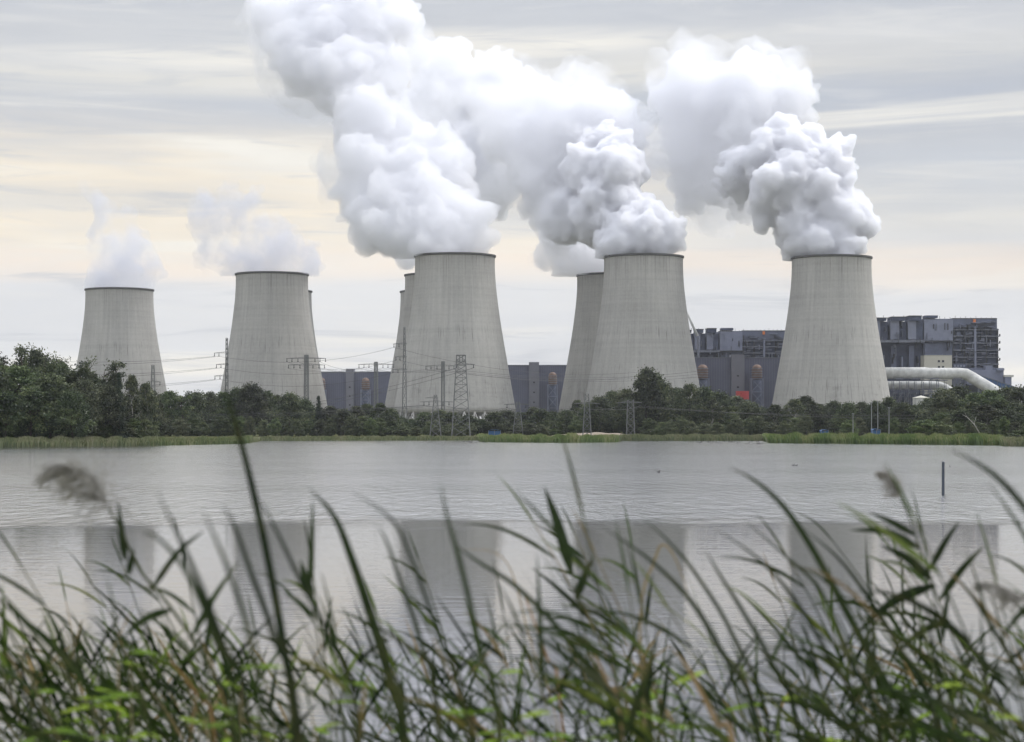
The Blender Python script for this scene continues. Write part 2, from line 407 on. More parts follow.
P7 = plume('steam_plume', 'bright billowing steam plume rising from the rightmost cooling tower', D7,
  [(831,238,31,0),(803,238,22,0),(857,228,17,5),(835,213,26,0),(800,212,28,10),(775,205,24,20),(822,185,30,15),(792,180,32,10),(836,160,20,20),(765,170,28,30),(742,182,22,40),(775,146,24,30),(800,155,22,20),(810,140,12,25),(780,128,12,35)], SD, 7, mouth=TOP[8][2] - 1.5)
plume('upper_billow', None, D7, [(790,95,24,70),(765,100,30,70),(735,95,32,80),(700,95,30,90),(680,100,22,100),(795,112,16,60),(745,125,32,70),(712,130,32,90),(682,138,24,100),(740,78,22,80),(770,76,18,80),(700,165,28,95),(725,160,24,80),(720,190,22,80),(690,190,20,100),(740,205,14,60)], SM, 77, parent=P7)
P5 = plume('steam_plume', 'dense white steam plume over the tower standing behind the tall bushy tree', D5,
  [(645,236,27,0),(666,229,15,0),(622,232,22,0),(648,218,18,5),(600,225,28,30),(612,195,32,30),(590,175,30,40),(612,162,26,35),(583,198,28,50),(565,215,22,50),(600,146,18,50),(625,180,20,30),(620,150,14,40)], SD, 5, mouth=TOP[6][2] - 1.5)
plume('upper_billow', None, D5, [(560,215,26,60),(575,130,32,80),(612,118,24,80),(560,112,24,90),(600,135,24,70),(555,150,30,90),(535,172,28,100),(632,142,16,70),(520,140,28,110),(545,195,26,80),(590,100,18,90),(575,175,30,70)], SM, 55, parent=P5)
plume('steam_plume', 'grey steam trailing left of the half hidden tower, below the brightest cap', TOP[7][1],
  [(600,262,22,0),(585,250,20,0),(570,255,16,10),(557,240,18,10),(585,225,20,20),(545,262,9,10),(560,270,10,0),(575,272,8,0)],
  SM, 55, voxel=1.45, mouth=TOP[7][2] - 1.0)
P3 = plume('steam_plume', 'broad steam column leaning left from the large middle cooling tower', D3,
  [(455,240,28,0),(478,238,16,0),(430,236,26,0),(400,232,28,10),(370,230,26,30),(365,205,28,40),(400,200,32,30),(435,205,28,20),(465,215,24,10),(375,170,34,50),(410,165,30,50),(445,170,30,50),(365,130,34,70),(400,130,26,70),(350,100,26,90),
   (345,75,30,100),(320,70,30,110),(300,75,24,120),(375,70,28,110),(290,50,24,130),(325,35,28,130),(360,30,30,130),(395,20,26,140),(275,20,24,150),(320,5,28,150),(370,-5,28,150)],
  SM, 3, voxel=1.45, mouth=TOP[3][2] - 1.5)
plume('steam_plume', 'soft steam bank between the two brightest columns, behind the middle tower plume', TOP[5][1],
  [(425,110,26,100),(432,75,20,110),(440,140,28,90),(425,60,16,120),(470,150,34,60),(500,135,34,60),(465,95,28,80),(490,80,26,90),(455,70,22,90),(510,100,26,80),(520,150,26,70),(490,185,30,50),(455,190,28,50),(430,215,22,40),(405,255,14,0),(410,240,18,10)],
  SM, 33, voxel=1.45)
plume('steam_plume', 'thin ragged steam wisp over the leftmost cooling tower', TOP[0][1],
  [(119,274,32,0),(128,235,14,0),(105,268,20,0),(140,270,18,0),(118,252,24,0),(112,232,18,0),(135,248,16,0),(105,212,10,0),(98,200,8,0),(90,190,7,0),(82,187,5,0),(122,222,12,0)],
  ST, 11, voxel=2.4, mouth=TOP[0][2] - 1.)
plume('steam_plume', 'faint grey steam drifting over the second cooling tower from the left', TOP[1][1],
  [(272,258,34,0),(245,256,24,0),(300,262,20,0),(225,245,22,0),(215,225,22,0),(235,220,24,0),(205,208,16,0),(230,200,14,0),(255,205,12,0),(265,235,22,0),(210,255,14,0),(312,270,12,20)],
  ST, 12, voxel=1.45, mouth=TOP[1][2] - 1.)

plume('veil', None, D7, [(700,95,46,90),(690,140,44,90),(700,185,34,90),(715,215,24,90),(755,70,30,90),(670,80,26,100),(745,150,36,60),(790,80,26,80)], SV, 71, voxel=3., kids=(9, 6), parent=P7)
plume('veil', None, D5, [(560,110,44,80),(540,160,44,80),(590,95,34,80),(520,190,34,80),(560,220,30,40),(640,130,26,90),(650,160,18,90),(545,255,14,20),(500,120,34,90)], SV, 72, voxel=3., kids=(9, 6), parent=P5)
plume('veil', None, D3, [(300,60,50,130),(350,40,46,130),(395,100,40,80),(350,170,34,80),(440,225,34,30),(420,60,30,110),(280,20,40,150),(360,0,40,140),(260,30,20,150),(430,100,36,100),(500,90,36,90)], SV, 73, voxel=3., kids=(9, 6), parent=P3)
# ------------------------------------------------------------------ power station buildings
M_hall = simple('hall_cladding', (.105, .112, .16), .7, 0, .10, .06)
M_hall2 = simple('stair_tower_cladding', (.17, .17, .195), .7, 0, .08, .06)
M_boil = simple('boiler_house_cladding', (.135, .15, .20), .7, 0, .2, .12)
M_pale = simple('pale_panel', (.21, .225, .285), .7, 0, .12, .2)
M_deep = simple('dark_cladding_and_shade', (.075, .088, .13), .8, 0, .25, .2)  # own tone of dark parts; also shade put into recesses and bin sides
M_steel = simple('painted_steel', (.16, .17, .20), .5, .2, .2, .5)
M_rust = simple('rusty_brown_metal', (.17, .11, .08), .7, .1, .3, .5)
M_cream = simple('cream_render', (.52, .50, .42), .85, 0, .05, .3)
M_pipe = simple('white_pipe_cladding', (.52, .52, .49), .85, .0, .22, .25, .15)
M_red = simple('red_paint', (.55, .06, .06), .6, 0, .1, 1)
M_orange = simple('orange_paint', (.65, .20, .06), .6, 0, .1, 1)
M_blue = simple('blue_roof', (.05, .11, .24), .6, 0, .15, .5)
M_tarp = simple('blue_tarpaulin', (.05, .13, .28), .55, 0, .15, 1)
M_glass = simple('dark_window', (.02, .022, .027), .25, 0, .1, 1, .6)
def bpx(mb, x0, x1, yt, yb, D, dep, out=0.):
    """box whose front face spans these picture columns and rows at distance D - out"""
    Df = D - out; mb.box(wx(x0, D), wx(x1, D), Df, D + dep, wz(yb, D) if yb is not None else .4, wz(yt, D))
def hall(D, x0, x1, yt, label, steps, silos, lou=True):
    T = thing('turbine_hall', (wx((x0 + x1) / 2, D), D, .4), label, 'industrial hall', 'turbine halls behind the cooling towers')
    mb = MB(); bpx(mb, x0, x1, yt, None, D, 60); mb.build('wall', M_hall, T)
    mb = MB(); bpx(mb, x0 - .3, x1 + .3, yt - .7, yt, D, 60, .4); mb.build('parapet', M_steel, T)
    n = int((wx(x1, D) - wx(x0, D)) / 2.0); mb = MB()
    for i in range(n):                                          # vertical sheet joints
        x = wx(x0, D) + 1 + i * 2.0; mb.box(x, x + .22, D - .12, D - .003, .5, wz(yt, D) - .3)
    o = mb.build('sheet_joints', M_hall2, T)
    for a, b, y in steps:
        mb = MB(); bpx(mb, a, b, y, None, D, 14, 3.0); st = mb.build('stair_tower', M_hall2, T)
        for k in range(5):
            mb = MB(); zz = 8 + k * 9.; mb.box(wx((a+b)/2, D) - .8, wx((a+b)/2, D) + .8, D - 3.08, D - 3.003, zz, zz + 1.2); mb.build('window', M_glass, st)
    return T
def vent_silo(px, y0, y1, D, rp, yb, lab):
    X = wx(px, D); Y = D - 9; r = rp * D / F; zt, zb, zf = wz(y0, D), wz(y1, D), wz(yb, D)
    T = thing('vent_silo', (X, Y, .4), lab, 'silo', 'rusty silos on steel frames in front of the halls'); H = zt - zb
    mb = MB(); mb.lathe((X, Y, zb), [(r*.55, -.5), (r*.95, .05*H), (r, .2*H), (r, .62*H), (r*.93, .78*H), (r*.72, .92*H), (r*.3, H), (0.01, H+.1)], 24)
    mb.build('silo_body', M_rust, T, smooth=True)
    mb = MB()
    for f in (.15, .32, .5, .68): mb.lathe((X, Y, zb), [(r*1.0, f*H), (r*1.08, f*H+.05), (r*1.08, f*H+.5), (r*1.0, f*H+.55)], 24, closed=True)
    mb.build('hoops', M_steel, T)
    mb = MB(); q = r * 1.15
    for sx in (-1, 1):
        for sy in (-1, 1): mb.bar((X+sx*q, Y+sy*q*.8, .4), (X+sx*q, Y+sy*q*.8, zb+.3), .35)
    nn = 4; hs = (zb - .4) / nn
    for k in range(nn):
        za, zc = .4 + k*hs, .4 + (k+1)*hs
        mb.bar((X-q, Y-q*.8, zc), (X+q, Y-q*.8, zc), .28); mb.bar((X-q, Y+q*.8, zc), (X+q, Y+q*.8, zc), .28)
        mb.bar((X-q, Y-q*.8, za), (X+q, Y-q*.8, zc), .18); mb.bar((X+q, Y-q*.8, za), (X-q, Y-q*.8, zc), .18)
    mb.build('frame', M_pale, T)
    mb = MB(); mb.lathe((X, Y, .4), [(r*.9, 3), (r*.9, zb-2.5), (r*.6, zb-1)], 16); mb.build('lower_duct', M_deep, T, smooth=True)
hall(2016, 306, 402, 372.2, 'grey hall between the second left tower and the middle towers', [(346, 354, 368.8)], [])
vent_silo(366.3, 378, 390, 2016, 4.0, 405, 'rusty silo left of the middle towers, near the square stair tower')
vent_silo(322.5, 378, 390, 2016, 3.8, 405, 'rusty silo peeking out right beside the second tower from the left')
hall(1806, 494, 582, 365.6, 'grey hall right of the large middle tower', [(529, 539, 362.2)], [])
vent_silo(552.4, 372.5, 385, 1806, 4.2, 407, 'rusty silo between the large middle tower and the half hidden tower')
hall(1579, 680, 800, 358, 'grey hall between the two rightmost towers with a red box before it', [(731, 744, 354.6)], [])
vent_silo(701.5, 365, 379, 1579, 5.4, 405, 'rusty silo at the right foot of the tower with the bushy tree')
vent_silo(755.5, 365, 379, 1579, 5.2, 405, 'rusty silo right of the red box')
D = 1575
T = thing('red_container', (wx(742.7, D-14), D-14, .9), 'red boxy cabin in front of the grey hall, left of a rusty silo', 'cabin')
mb = MB(); mb.box(wx(736.5, D-14), wx(749, D-14), D-14, D-8, wz(399.5, D-14), wz(391, D-14)); mb.build('body', M_red, T)
mb = MB()
for k in range(7): x = wx(737.5 + k*1.75, D-14); mb.box(x, x+.3, D-14.2, D-14.003, wz(399, D-14), wz(391.5, D-14))
mb.build('ribs', M_red, T)
mb = MB(); mb.box(wx(736, D-14), wx(749.5, D-14), D-14.5, D-7, .4, wz(399.5, D-14)-.01); mb.build('plinth', M_steel, T)

# boiler houses
def boiler(D, x0, x1, yr, s, label, bins, gal0, mid):
    T = thing('boiler_house', (wx((x0+x1)/2, D), D, .4), label, 'boiler house', 'boiler houses of the power station')
    r = lambda y: yr + y * s
    mb = MB(); bpx(mb, mid, x1, r(0), None, D, 55); mb.build('wall', M_boil, T)
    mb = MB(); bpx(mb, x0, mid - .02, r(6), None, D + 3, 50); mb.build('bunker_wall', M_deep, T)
    for k, (a, b) in enumerate(bins):
        c = a + (b - a) * .52; off = (len(bins) - k) * .0
        mb = MB(); bpx(mb, a, c, r(1.5), r(21), D, 8, 6); q = mb.build('bunker_lit_side', M_pale, T)
        mb = MB(); bpx(mb, c + .05, b, r(3), r(22), D, 8, 3); mb.build('bunker_shaded_side', M_deep, T)  # pale left and dark right faces paint in the bin's side light
        mb = MB(); bpx(mb, a + .6, b - 2.5, r(-2.0 + (len(bins)-1-k)*1.0), r(2.4), D, 10, 8); mb.build('vent_cap', M_deep, T)
        mb = MB(); bpx(mb, a + .2, b - 2.1, r(-2.7 + (len(bins)-1-k)*1.0), r(-2.05 + (len(bins)-1-k)*1.0), D, 10.5, 8.6); mb.build('cap_rail', DARKM, T)
        mb = MB(); bpx(mb, a + 2., a + 7, r(27), r(50), D, 5, 1.5); mb.build('chute', M_boil, T)
        mb = MB(); bpx(mb, b - 4.6, b - 3.3, r(38), r(48), D, 5, 2.5); mb.build('light_strip', M_pale, T)
    mb = MB(); bpx(mb, mid + 2, mid + 14, r(-3.2), r(-.75), D, 10, 3); mb.build('vent_cap', M_deep, T)
    mb = MB(); bpx(mb, x0 + .1, mid, r(21.5), r(24), D, 5, 6.5); mb.build('walkway', M_steel, T)
    mb = MB(); bpx(mb, x0 + .1, mid, r(49), r(51), D, 5, 4); mb.build('lower_walkway', M_pale, T)
    # plain pale section and the open gallery
    mb = MB(); bpx(mb, mid + .3, gal0 - 1, r(1), r(22), D, 5, 3.2); mb.build('upper_panel', M_pale, T)
    mb = MB(); bpx(mb, mid + 1, gal0 - 1, r(24), r(37), D, 5, 1.8); mb.build('lower_panel', M_boil, T)
    mb = MB(); bpx(mb, mid - .5, gal0, r(22), r(23.2), D, 5, 5); mb.build('balcony', DARKM, T)
    mb = MB(); bpx(mb, gal0, x1 - 1, r(11), r(48), D, 3, .4); mb.build('gallery_shade', M_deep, T)  # flat dark sheet puts the open gallery's shade into the colour
    mb = MB()
    for y in (10.5, 17, 24, 31, 38, 45): bpx(mb, gal0 - .5, x1 + .8, r(y), r(y + 1.0), D, 1, 3.5)
    mb.build('gallery_decks', M_steel, T)
    mb = MB(); nn = 5
    for k in range(nn):
        x = gal0 + (x1 - gal0) * k / (nn - 1) - .4; bpx(mb, x, x + .9, r(10), r(51), D, 1, 2.6)
    mb.build('gallery_columns', DARKM, T)
    for k in range(9):
        rr = random.Random(k * 7 + int(D)); a = rr.uniform(gal0 + 1, x1 - 8); y = rr.choice([12, 18.5, 25.5, 32.5, 39.5])
        mb = MB(); bpx(mb, a, a + rr.uniform(3, 7), r(y + 1), r(y + rr.uniform(3, 4.4)), D, 1, 1.6); mb.build('duct', M_pale if k % 2 else M_boil, T)
    rr = random.Random(int(D) + 5)
    for nm, mt, cnt in (('pipe_section', M_pale, 46), ('cable_tray', DARKM, 60), ('duct_section', M_steel, 40)):
        for q in range(cnt):
            mb = MB()
            if rr.random() < .55: xa = rr.uniform(gal0 - 1, x1 - 7); ln = rr.uniform(2, 9); ya = rr.uniform(2, 48); th = rr.uniform(.25, .6)
            else: xa = rr.uniform(x0 + 2, x1 - 2); ln = rr.uniform(.25, .6); ya = rr.uniform(3, 40); th = rr.uniform(2, 8)
            mb.box(wx(xa, D), wx(min(xa + ln, x1 - .5), D), D - 6.6 - rr.random(), D - .5, wz(r(ya + th), D), wz(r(ya), D)) if xa < mid else mb.box(wx(xa, D), wx(min(xa + ln, x1 - .5), D), D - 3.7 - rr.random() * .8, D - .5, wz(r(ya + th), D), wz(r(ya), D))
            mb.build(nm, mt, T)
    mb = MB()
    for q in range(26): x = x0 + (x1 - x0) * q / 26; mb.bar((wx(x, D), D + (1 if x > mid else 4), wz(r(0 if x > mid else 6), D)), (wx(x, D), D + (1 if x > mid else 4), wz(r(0 if x > mid else 6), D) + rr.uniform(.8, 2.6)), .16)
    mb.build('roof_railing', DARKM, T)
    mb = MB(); xx = gal0 + (x1 - gal0) * .48
    mb.bar((wx(xx, D), D - 3.2, wz(r(8), D)), (wx(xx, D), D - 3.2, wz(r(50), D)), 1.0, 8); mb.build('downpipe', M_pale, T)
    mb = MB(); bpx(mb, gal0 - 1, x1, r(-.7), r(0) , D, 50, .5); mb.build('roof_edge', DARKM, T)
    mb = MB(); bpx(mb, xx - 1.2, xx + 1.0, r(.5), r(4), D, 1, 2.2); mb.build('orange_panel', M_orange, T)  # orange panel; on the farther boiler house it paints in an orange light
    mb = MB()
    for y in (17, 24, 31, 41):
        bpx(mb, x1 + .9, x1 + 2.4, r(y), r(y + .8), D, 4, 3); bpx(mb, x1 + 2.2, x1 + 2.4, r(y - 1.8), r(y), D, .3, 3)
    mb.build('side_balconies', DARKM, T)
    mb = MB()
    for k in range(7):
        x = x0 + (mid - x0) * k / 6 + 1; mb.bar((wx(x, D), D, wz(r(2), D)), (wx(x, D), D, wz(r(-3.4), D)), .18)
    mb.build('roof_antennas', DARKM, T)
    return T
boiler(1510, 862, 997, 318.8, 1.0, 'tall blue-grey boiler house right of the rightmost cooling tower', [(870, 887), (889, 905.5), (906.5, 922)], 953, 923)
boiler(1680, 676, 786, 331, .9, 'blue-grey boiler house rising above the hall between the rightmost towers', [(683, 693), (694, 705), (706, 718)], 743, 719)
D = 1490
T = thing('annex_building', (wx(938, D), D, .4), 'cream box building with four small windows above the white pipes', 'building')
mb = MB(); bpx(mb, 924.3, 952, 355.2, None, D, 14); b = mb.build('wall', M_cream, T)
mb = MB(); bpx(mb, 924, 952.3, 354.6, 355.2, D, 14, .3); mb.build('roof_edge', M_pale, T)
for wx0, wy0 in ((937.8, 360.2), (941.9, 360.2), (937.8, 366), (941.9, 366)):
    mb = MB(); bpx(mb, wx0, wx0 + 2.2, wy0, wy0 + 1.8, D, .1, .15); wn = mb.build('window', M_glass, T)
    mb = MB(); bpx(mb, wx0 - .25, wx0 + 2.45, wy0 + 1.82, wy0 + 2.1, D, .1, .4); mb.build('sill', M_pale, wn)
T = thing('annex_building', (wx(985, 1495), 1495, .4), 'pale grey stepped block at the right end, below the boiler house', 'building')
mb = MB(); bpx(mb, 952.5, 1003.5, 368, None, 1500, 8); mb.build('lower_block', M_boil, T)
mb = MB(); bpx(mb, 966, 1003, 370, 385, 1495, 5, 2); bpx(mb, 985, 992, 365.5, 370.0, 1495, 5, 1.8); mb.build('upper_block', M_pale, T)
mb = MB(); bpx(mb, 953, 966, 364, 367.8, 1500, 6); mb.build('cabin', M_deep, T)
mb = MB()
for k in range(4): bpx(mb, 954 + 3*k, 956 + 3*k, 365, 367, 1500, .1, .12)
mb.build('window', M_pale, T)
mb = MB()
bpx(mb, 997, 1004, 368.3, 370.5, 1490, 3, 1); mb.build('deck', M_pale, T)
T = thing('transfer_tower', (wx(1008.5, 1490), 1490, .4), 'small pale tower block at the right edge above the trees', 'building')
mb = MB(); bpx(mb, 1005, 1011.5, 377, None, 1490, 8); mb.build('wall', M_pale, T)
mb = MB(); bpx(mb, 1004.2, 1013.5, 375, 377, 1490, 8, .8); mb.build('roof', M_cream, T)
T = thing('conveyor_bridge', (wx(990, 1484), 1484, .4), 'sloping dark blue conveyor roof running down behind the white pipes', 'conveyor')
D = 1480; mb = MB()
a, b = W(975, 373.5, D), W(1024, 390, D); hgt = 5.5
mb.add([a, b, b - Vector((0,0,hgt)), a - Vector((0,0,hgt)), a + Vector((0,6,0)), b + Vector((0,6,0)), b + Vector((0,6,-hgt)), a + Vector((0,6,-hgt))],
       [(0,3,2,1),(4,5,6,7),(0,1,5,4),(3,7,6,2),(0,4,7,3),(1,2,6,5)])
mb.build('gallery', M_blue, T)
mb = MB(); up = Vector((0, 0, .12))
for k in range(12):
    q = a.lerp(b, k / 11); mb.bar(q + Vector((0, -.2, .1)), q + Vector((0, -.2, -hgt)), .18)
mb.bar(a + Vector((0, -.3, 0)), b + Vector((0, -.3, 0)), .35); mb.build('ribs', M_steel, T)
mb = MB()
for k in (1, 4, 7, 10): q = a.lerp(b, k / 11); mb.bar((q.x, q.y + 3, .4), (q.x, q.y + 3, q.z - 5), .6)
mb.build('trestle', M_steel, T)
# flue pipes
def pipe(name, pts, r, label, sup):
    T = thing('flue_pipe', pts[0], label, 'pipe', 'white flue pipes beside the rightmost tower')
    mb = MB(); mb.tube(pts, r, 28); mb.build('pipe', M_pipe, T, smooth=True)
    mb = MB()
    for A, B in zip(pts, pts[1:]):
        A, B = Vector(A), Vector(B); L = (B - A).length; k = 0
        while k * 9 < L - 1.5 and L > 9:
            q = A + (B - A).normalized() * (k * 9 + 1.2); d = (B - A).normalized() * .25
            mb.tube([q - d, q + d], r + .14, 28); k += 1
    mb.build('flanges', M_pipe, T)
    mb = MB()
    for x, D_, zt in sup:
        for s in (-1, 1): mb.bar((x + s*2, D_ - r*.6, .4), (x + s*2, D_ - r*.6, zt), .3); mb.bar((x + s*2, D_ + r*.6, .4), (x + s*2, D_ + r*.6, zt), .3)
        mb.box(x - 3, x + 3, D_ - r, D_ + r, zt, zt + .6)
        for k in range(5):
            za, zb = .4 + (zt-.4)*k/5, .4 + (zt-.4)*(k+1)/5
            mb.bar((x-2, D_ - r*.6, za), (x+2, D_ - r*.6, zb), .14); mb.bar((x-2, D_ - r*.6, zb), (x+2, D_ - r*.6, zb), .14)
    mb.build('trestle', M_steel, T)
D = 1465; rr = 5.7 * D / F
pts = [W(878, 373, D), W(925, 373, D), W(930, 373.6, D), W(960, 373.6, D), W(966, 374.2, D), W(971, 377, D), W(992, 389.5, D - 10), W(1010, 400, D - 15)]
pipe('upper', [tuple(p) for p in pts], rr, 'upper of the two thick white pipes, bending down at its right end', [(wx(x, D), D, wz(379.2, D)) for x in (899, 915, 934, 957)])
D = 1452; rr = 4.3 * D / F
pts = [W(881, 385.5, D), W(932, 385.5, D), W(940, 386, D), W(945, 388, D), W(964, 400, D - 6)]
pipe('lower', [tuple(p) for p in pts], rr, 'lower of the two thick white pipes, partly behind trestles and trees', [(wx(x, D), D, wz(390, D)) for x in (892, 907, 926)])
D = 1440; T = thing('pipe_rack', (wx(910, D), D, .4), 'dark steel pipe rack with walkways under the white pipes', 'pipe rack'); mb = MB()
for k in range(9):
    x = wx(886 + k * 7.5, D); mb.bar((x, D, .4), (x, D, wz(379.5 + (k % 3) * 1.2, D)), .3); mb.bar((x, D + 6, .4), (x, D + 6, wz(380, D)), .3)
mb.build('posts', M_steel, T)
mb = MB()
for y in (380, 391.5, 396): mb.box(wx(885, D), wx(948, D), D - .4, D + 6, wz(y, D) - .35, wz(y, D))
mb.build('decks', M_deep, T)
mb = MB()
for k in range(8): x = wx(888 + k * 7.5, D); mb.bar((x, D - .5, wz(404, D)), (x + 5, D - .5, wz(392, D)), .2)
mb.build('braces', M_steel, T)
mb = MB(); mb.box(wx(884, D), wx(952, D), D + 12, D + 30, .4, wz(394, D)); mb.build('service_block', M_deep, T)
D = 1400
T = thing('storage_tank', (wx(921, D), D, .4), 'small pale round tank with a conical roof under the pipes', 'tank'); r = 8.3 * D / F; zt = wz(398.2, D)
mb = MB(); mb.lathe((wx(921, D), D, .4), [(r, 0), (r, zt - .4)], 32); mb.build('shell', M_pipe, T, smooth=False)
mb = MB(); mb.lathe((wx(921, D), D, .4), [(r + .3, zt - .39), (r + .3, zt - .1), (.4, zt + 1.4), (.01, zt + 1.6)], 32); mb.build('roof', M_cream, T)
mb = MB()
for k in range(10): an = 2 * math.pi * k / 10; mb.bar((wx(921, D) + math.cos(an) * (r + .1), D + math.sin(an) * (r + .1), .4), (wx(921, D) + math.cos(an) * (r + .1), D + math.sin(an) * (r + .1), zt + .8), .09)
mb.build('railing_posts', M_steel, T)
D = 1640; a, b = W(697.5, 336, D), W(684, 306, D)
T = thing('inclined_mast', (a.x, a.y, a.z), 'slim pale mast leaning left above the boiler house roof', 'mast')
mb = MB(); mb.tube([a, a.lerp(b, .5), b], [1.2, 1.0, .6], 10); mb.build('mast_tube', M_pipe, T, smooth=True)
mb = MB(); mb.bar((a.x + .5, a.y + .01, a.z - .5), (a.x + 1.5, a.y, .4), 1.0, 6); mb.build('post', M_steel, T)

# ------------------------------------------------------------------ pylons and lines
M_lat = simple('galvanised_steel', (.16, .165, .16), .7, .0, .2, 1.)
M_wire = simple('cable', (.07, .07, .07), .6, .3, .1, 1.)
def lattice(mb, X, Y, z0, z1, w0, w1, r, nsec, dep=.9):
    P = lambda sx, sy, f: Vector((X + sx * (w0 + (w1-w0)*f)/2, Y + sy * dep * (w0 + (w1-w0)*f)/2, z0 + (z1-z0)*f))
    fs = []; f = 0; step = 1.0; tot = sum(.93 ** k for k in range(nsec))
    for k in range(nsec + 1): fs.append(f); f += .93 ** k / tot
    for sx in (-1, 1):
        for sy in (-1, 1): mb.bar(P(sx, sy, 0), P(sx, sy, 1), r * 1.25)
    for a, b in zip(fs, fs[1:]):
        for sy in (-1, 1):
            mb.bar(P(-1, sy, a), P(1, sy, b), r * .7); mb.bar(P(1, sy, a), P(-1, sy, b), r * .7); mb.bar(P(-1, sy, b), P(1, sy, b), r * .7)
        for sx in (-1, 1):
            mb.bar(P(sx, -1, a), P(sx, 1, b), r * .7); mb.bar(P(sx, 1, a), P(sx, -1, b), r * .7)
def pylon(px, D, yt, w0, w1, r, nsec, arms, label, name='lattice_pylon', solid=False, zb=.7, extra=None):
    X = wx(px, D); T = thing(name, (X, D, zb), label, 'pylon', 'pylons carrying the power lines'); zt = wz(yt, D); k = D / F
    mb = MB()
    if solid:
        lattice(mb, X, D, zb, zt, w0 * k, w1 * k, r * 1.5, nsec * 2)
    else: lattice(mb, X, D, zb, zt, w0 * k, w1 * k, r, nsec)
    mb.build('mast', M_lat, T); ends = []
    for x0, x1, y, ins in arms:
        za = wz(y, D); mb = MB(); XA, XB = wx(x0, D), wx(x1, D)
        hh = .9 * k
        mb.bar((XA, D, za), (XB, D, za), r * 1.1); mb.bar((XA, D, za), (X, D, za + hh * 1.6), r * .8); mb.bar((XB, D, za), (X, D, za + hh * 1.6), r * .8)
        mb.bar((XA, D + .5 * k, za), (XB, D + .5 * k, za), r)
        nz = max(4, int(abs(x1 - x0) / 2))
        for q in range(nz):
            xa = XA + (XB - XA) * (q + .5) / nz; f = 1 - abs(xa - X) / max(1e-3, max(abs(XA - X), abs(XB - X)))
            mb.bar((xa, D, za), (xa, D, za + hh * 1.6 * max(f, 0)), r * .6)
        arm = mb.build('crossarm', M_lat, T)
        for xi in ins:
            mb = MB(); mb.bar((wx(xi, D), D, za), (wx(xi, D), D, za - 3.2 * k), r * 1.2, 6); mb.lathe((wx(xi, D), D, za - 3.4 * k), [(.01, 0), (r * 2.4, .3 * k), (r * 2.2, .8 * k), (.01, 1.1 * k)], 6)
            mb.build('insulator', DARKM, T); ends.append(Vector((wx(xi, D), D, za - 3.4 * k)))
        if not ins: ends += [Vector((XA, D, za)), Vector((XB, D, za))]
    if extra: extra(T, X, D, k)
    return ends
def topbox(T, X, D, k):
    zt = wz(355, D); mb = MB(); h = 4.6 * k
    mb.box(X - h, X + h, D - h, D + h, zt - .15, zt); mb.box(X - h * 1.15, X + h * 1.15, D - h, D + h, zt - 6.6 * k - .2, zt - 6.6 * k)
    for sx in (-1, -.33, .33, 1):
        for sy in (-1, 1): mb.bar((X + sx * h, D + sy * h, zt - 6.6 * k), (X + sx * h, D + sy * h, zt), .09)
    mb.build('platform', M_lat, T)
E1 = pylon(461, 541, 355, 18.5, 8.6, .085, 11, [(455, 475, 364.5, [456.5, 473.5])], 'tallest lattice pylon at the water edge before the middle tower', extra=topbox)
E2 = pylon(435.5, 543, 395, 11.5, 2.4, .075, 7, [(420, 454, 402, [424, 429, 443, 449]), (425, 438, 398, [])], 'short lattice pylon at the water edge, left of the tallest one')
E3 = pylon(518, 556, 402, 10.5, 3, .085, 6, [(504, 529, 404.5, [507, 526])], 'short lattice pylon right of the large middle tower')
E4 = pylon(587, 556, 394, 8.5, 3.4, .09, 7, [(574, 600, 403.5, [577, 597])], 'slim lattice pylon before the half hidden tower')
E5 = pylon(630.5, 606, 400, 8, 6, .1, 6, [(617, 642, 402.5, [619, 640])], 'stubby pylon among trees left of the tall bushy tree')
E6 = pylon(443, 1000, 361.5, 3.4, 2.8, .14, 14, [(425, 458, 366, [426, 431, 437, 449, 454, 458])], 'single mast pylon with a wide crossarm just left of the tallest pylon', solid=True)
E7 = pylon(306.5, 1020, 355, 4.6, 3.4, .15, 14, [(286, 326, 358.5, [287, 292, 298, 315, 320, 325.5]), (288, 325, 365, [288.5, 294, 300, 313, 319, 324.5])], 'mast pylon with two long crossarms before the second tower from the left', solid=True)
E8 = pylon(376, 1150, 362, 4, 3, .14, 12, [(358, 394.5, 364.5, [359, 364, 369, 383, 388, 393.5])], 'mast pylon with one long crossarm before the left grey hall', solid=True)
E9 = pylon(226.8, 1010, 338, 3.6, 1.6, .14, 14, [(214, 229, 353, [214.5, 219]), (216, 229, 364.5, [216.5, 221]), (214, 229, 376, [215, 220])], 'narrow pylon left of the second cooling tower, arms reaching left')
E10 = pylon(404.5, 1010, 327, 5.2, 1.2, .15, 14, [(393, 407, 344, [394, 399]), (395, 407, 357, [396, 400]), (392, 407, 369.5, [393, 398])], 'narrow pointed pylon before the strips left of the middle tower')
E11 = pylon(153, 900, 365, 7, 2.2, .11, 9, [(146, 161, 382, [147, 160])], 'small pylon before the leftmost tower, beside the dark grove')
cab = 0
def cable(a, b, sag, r, label):
    pts = [Vector(a).lerp(Vector(b), f / 14) - Vector((0, 0, sag * 4 * (f/14) * (1 - f/14))) for f in range(15)]
    mb = MB(); mb.tube(pts, r, 4); o = mb.build('power_cable', M_wire, None, loc=tuple(pts[0])); tag(o, label, 'cable', 'overhead power cables')
LA = 'thin overhead cable running off the left edge from the narrow left pylon'
for i, e in enumerate(E9):
    cable(e, W(-60, 352 + i * 7, 1060), 4, .06, LA)
LB = 'thin overhead cable crossing before the second tower from the left'
for i, e in enumerate(E9[1::2]): cable(e, E10[(i*2) % len(E10)], 5, .06, LB)
LC = 'thin overhead cable between the two mast pylons left of the middle tower'
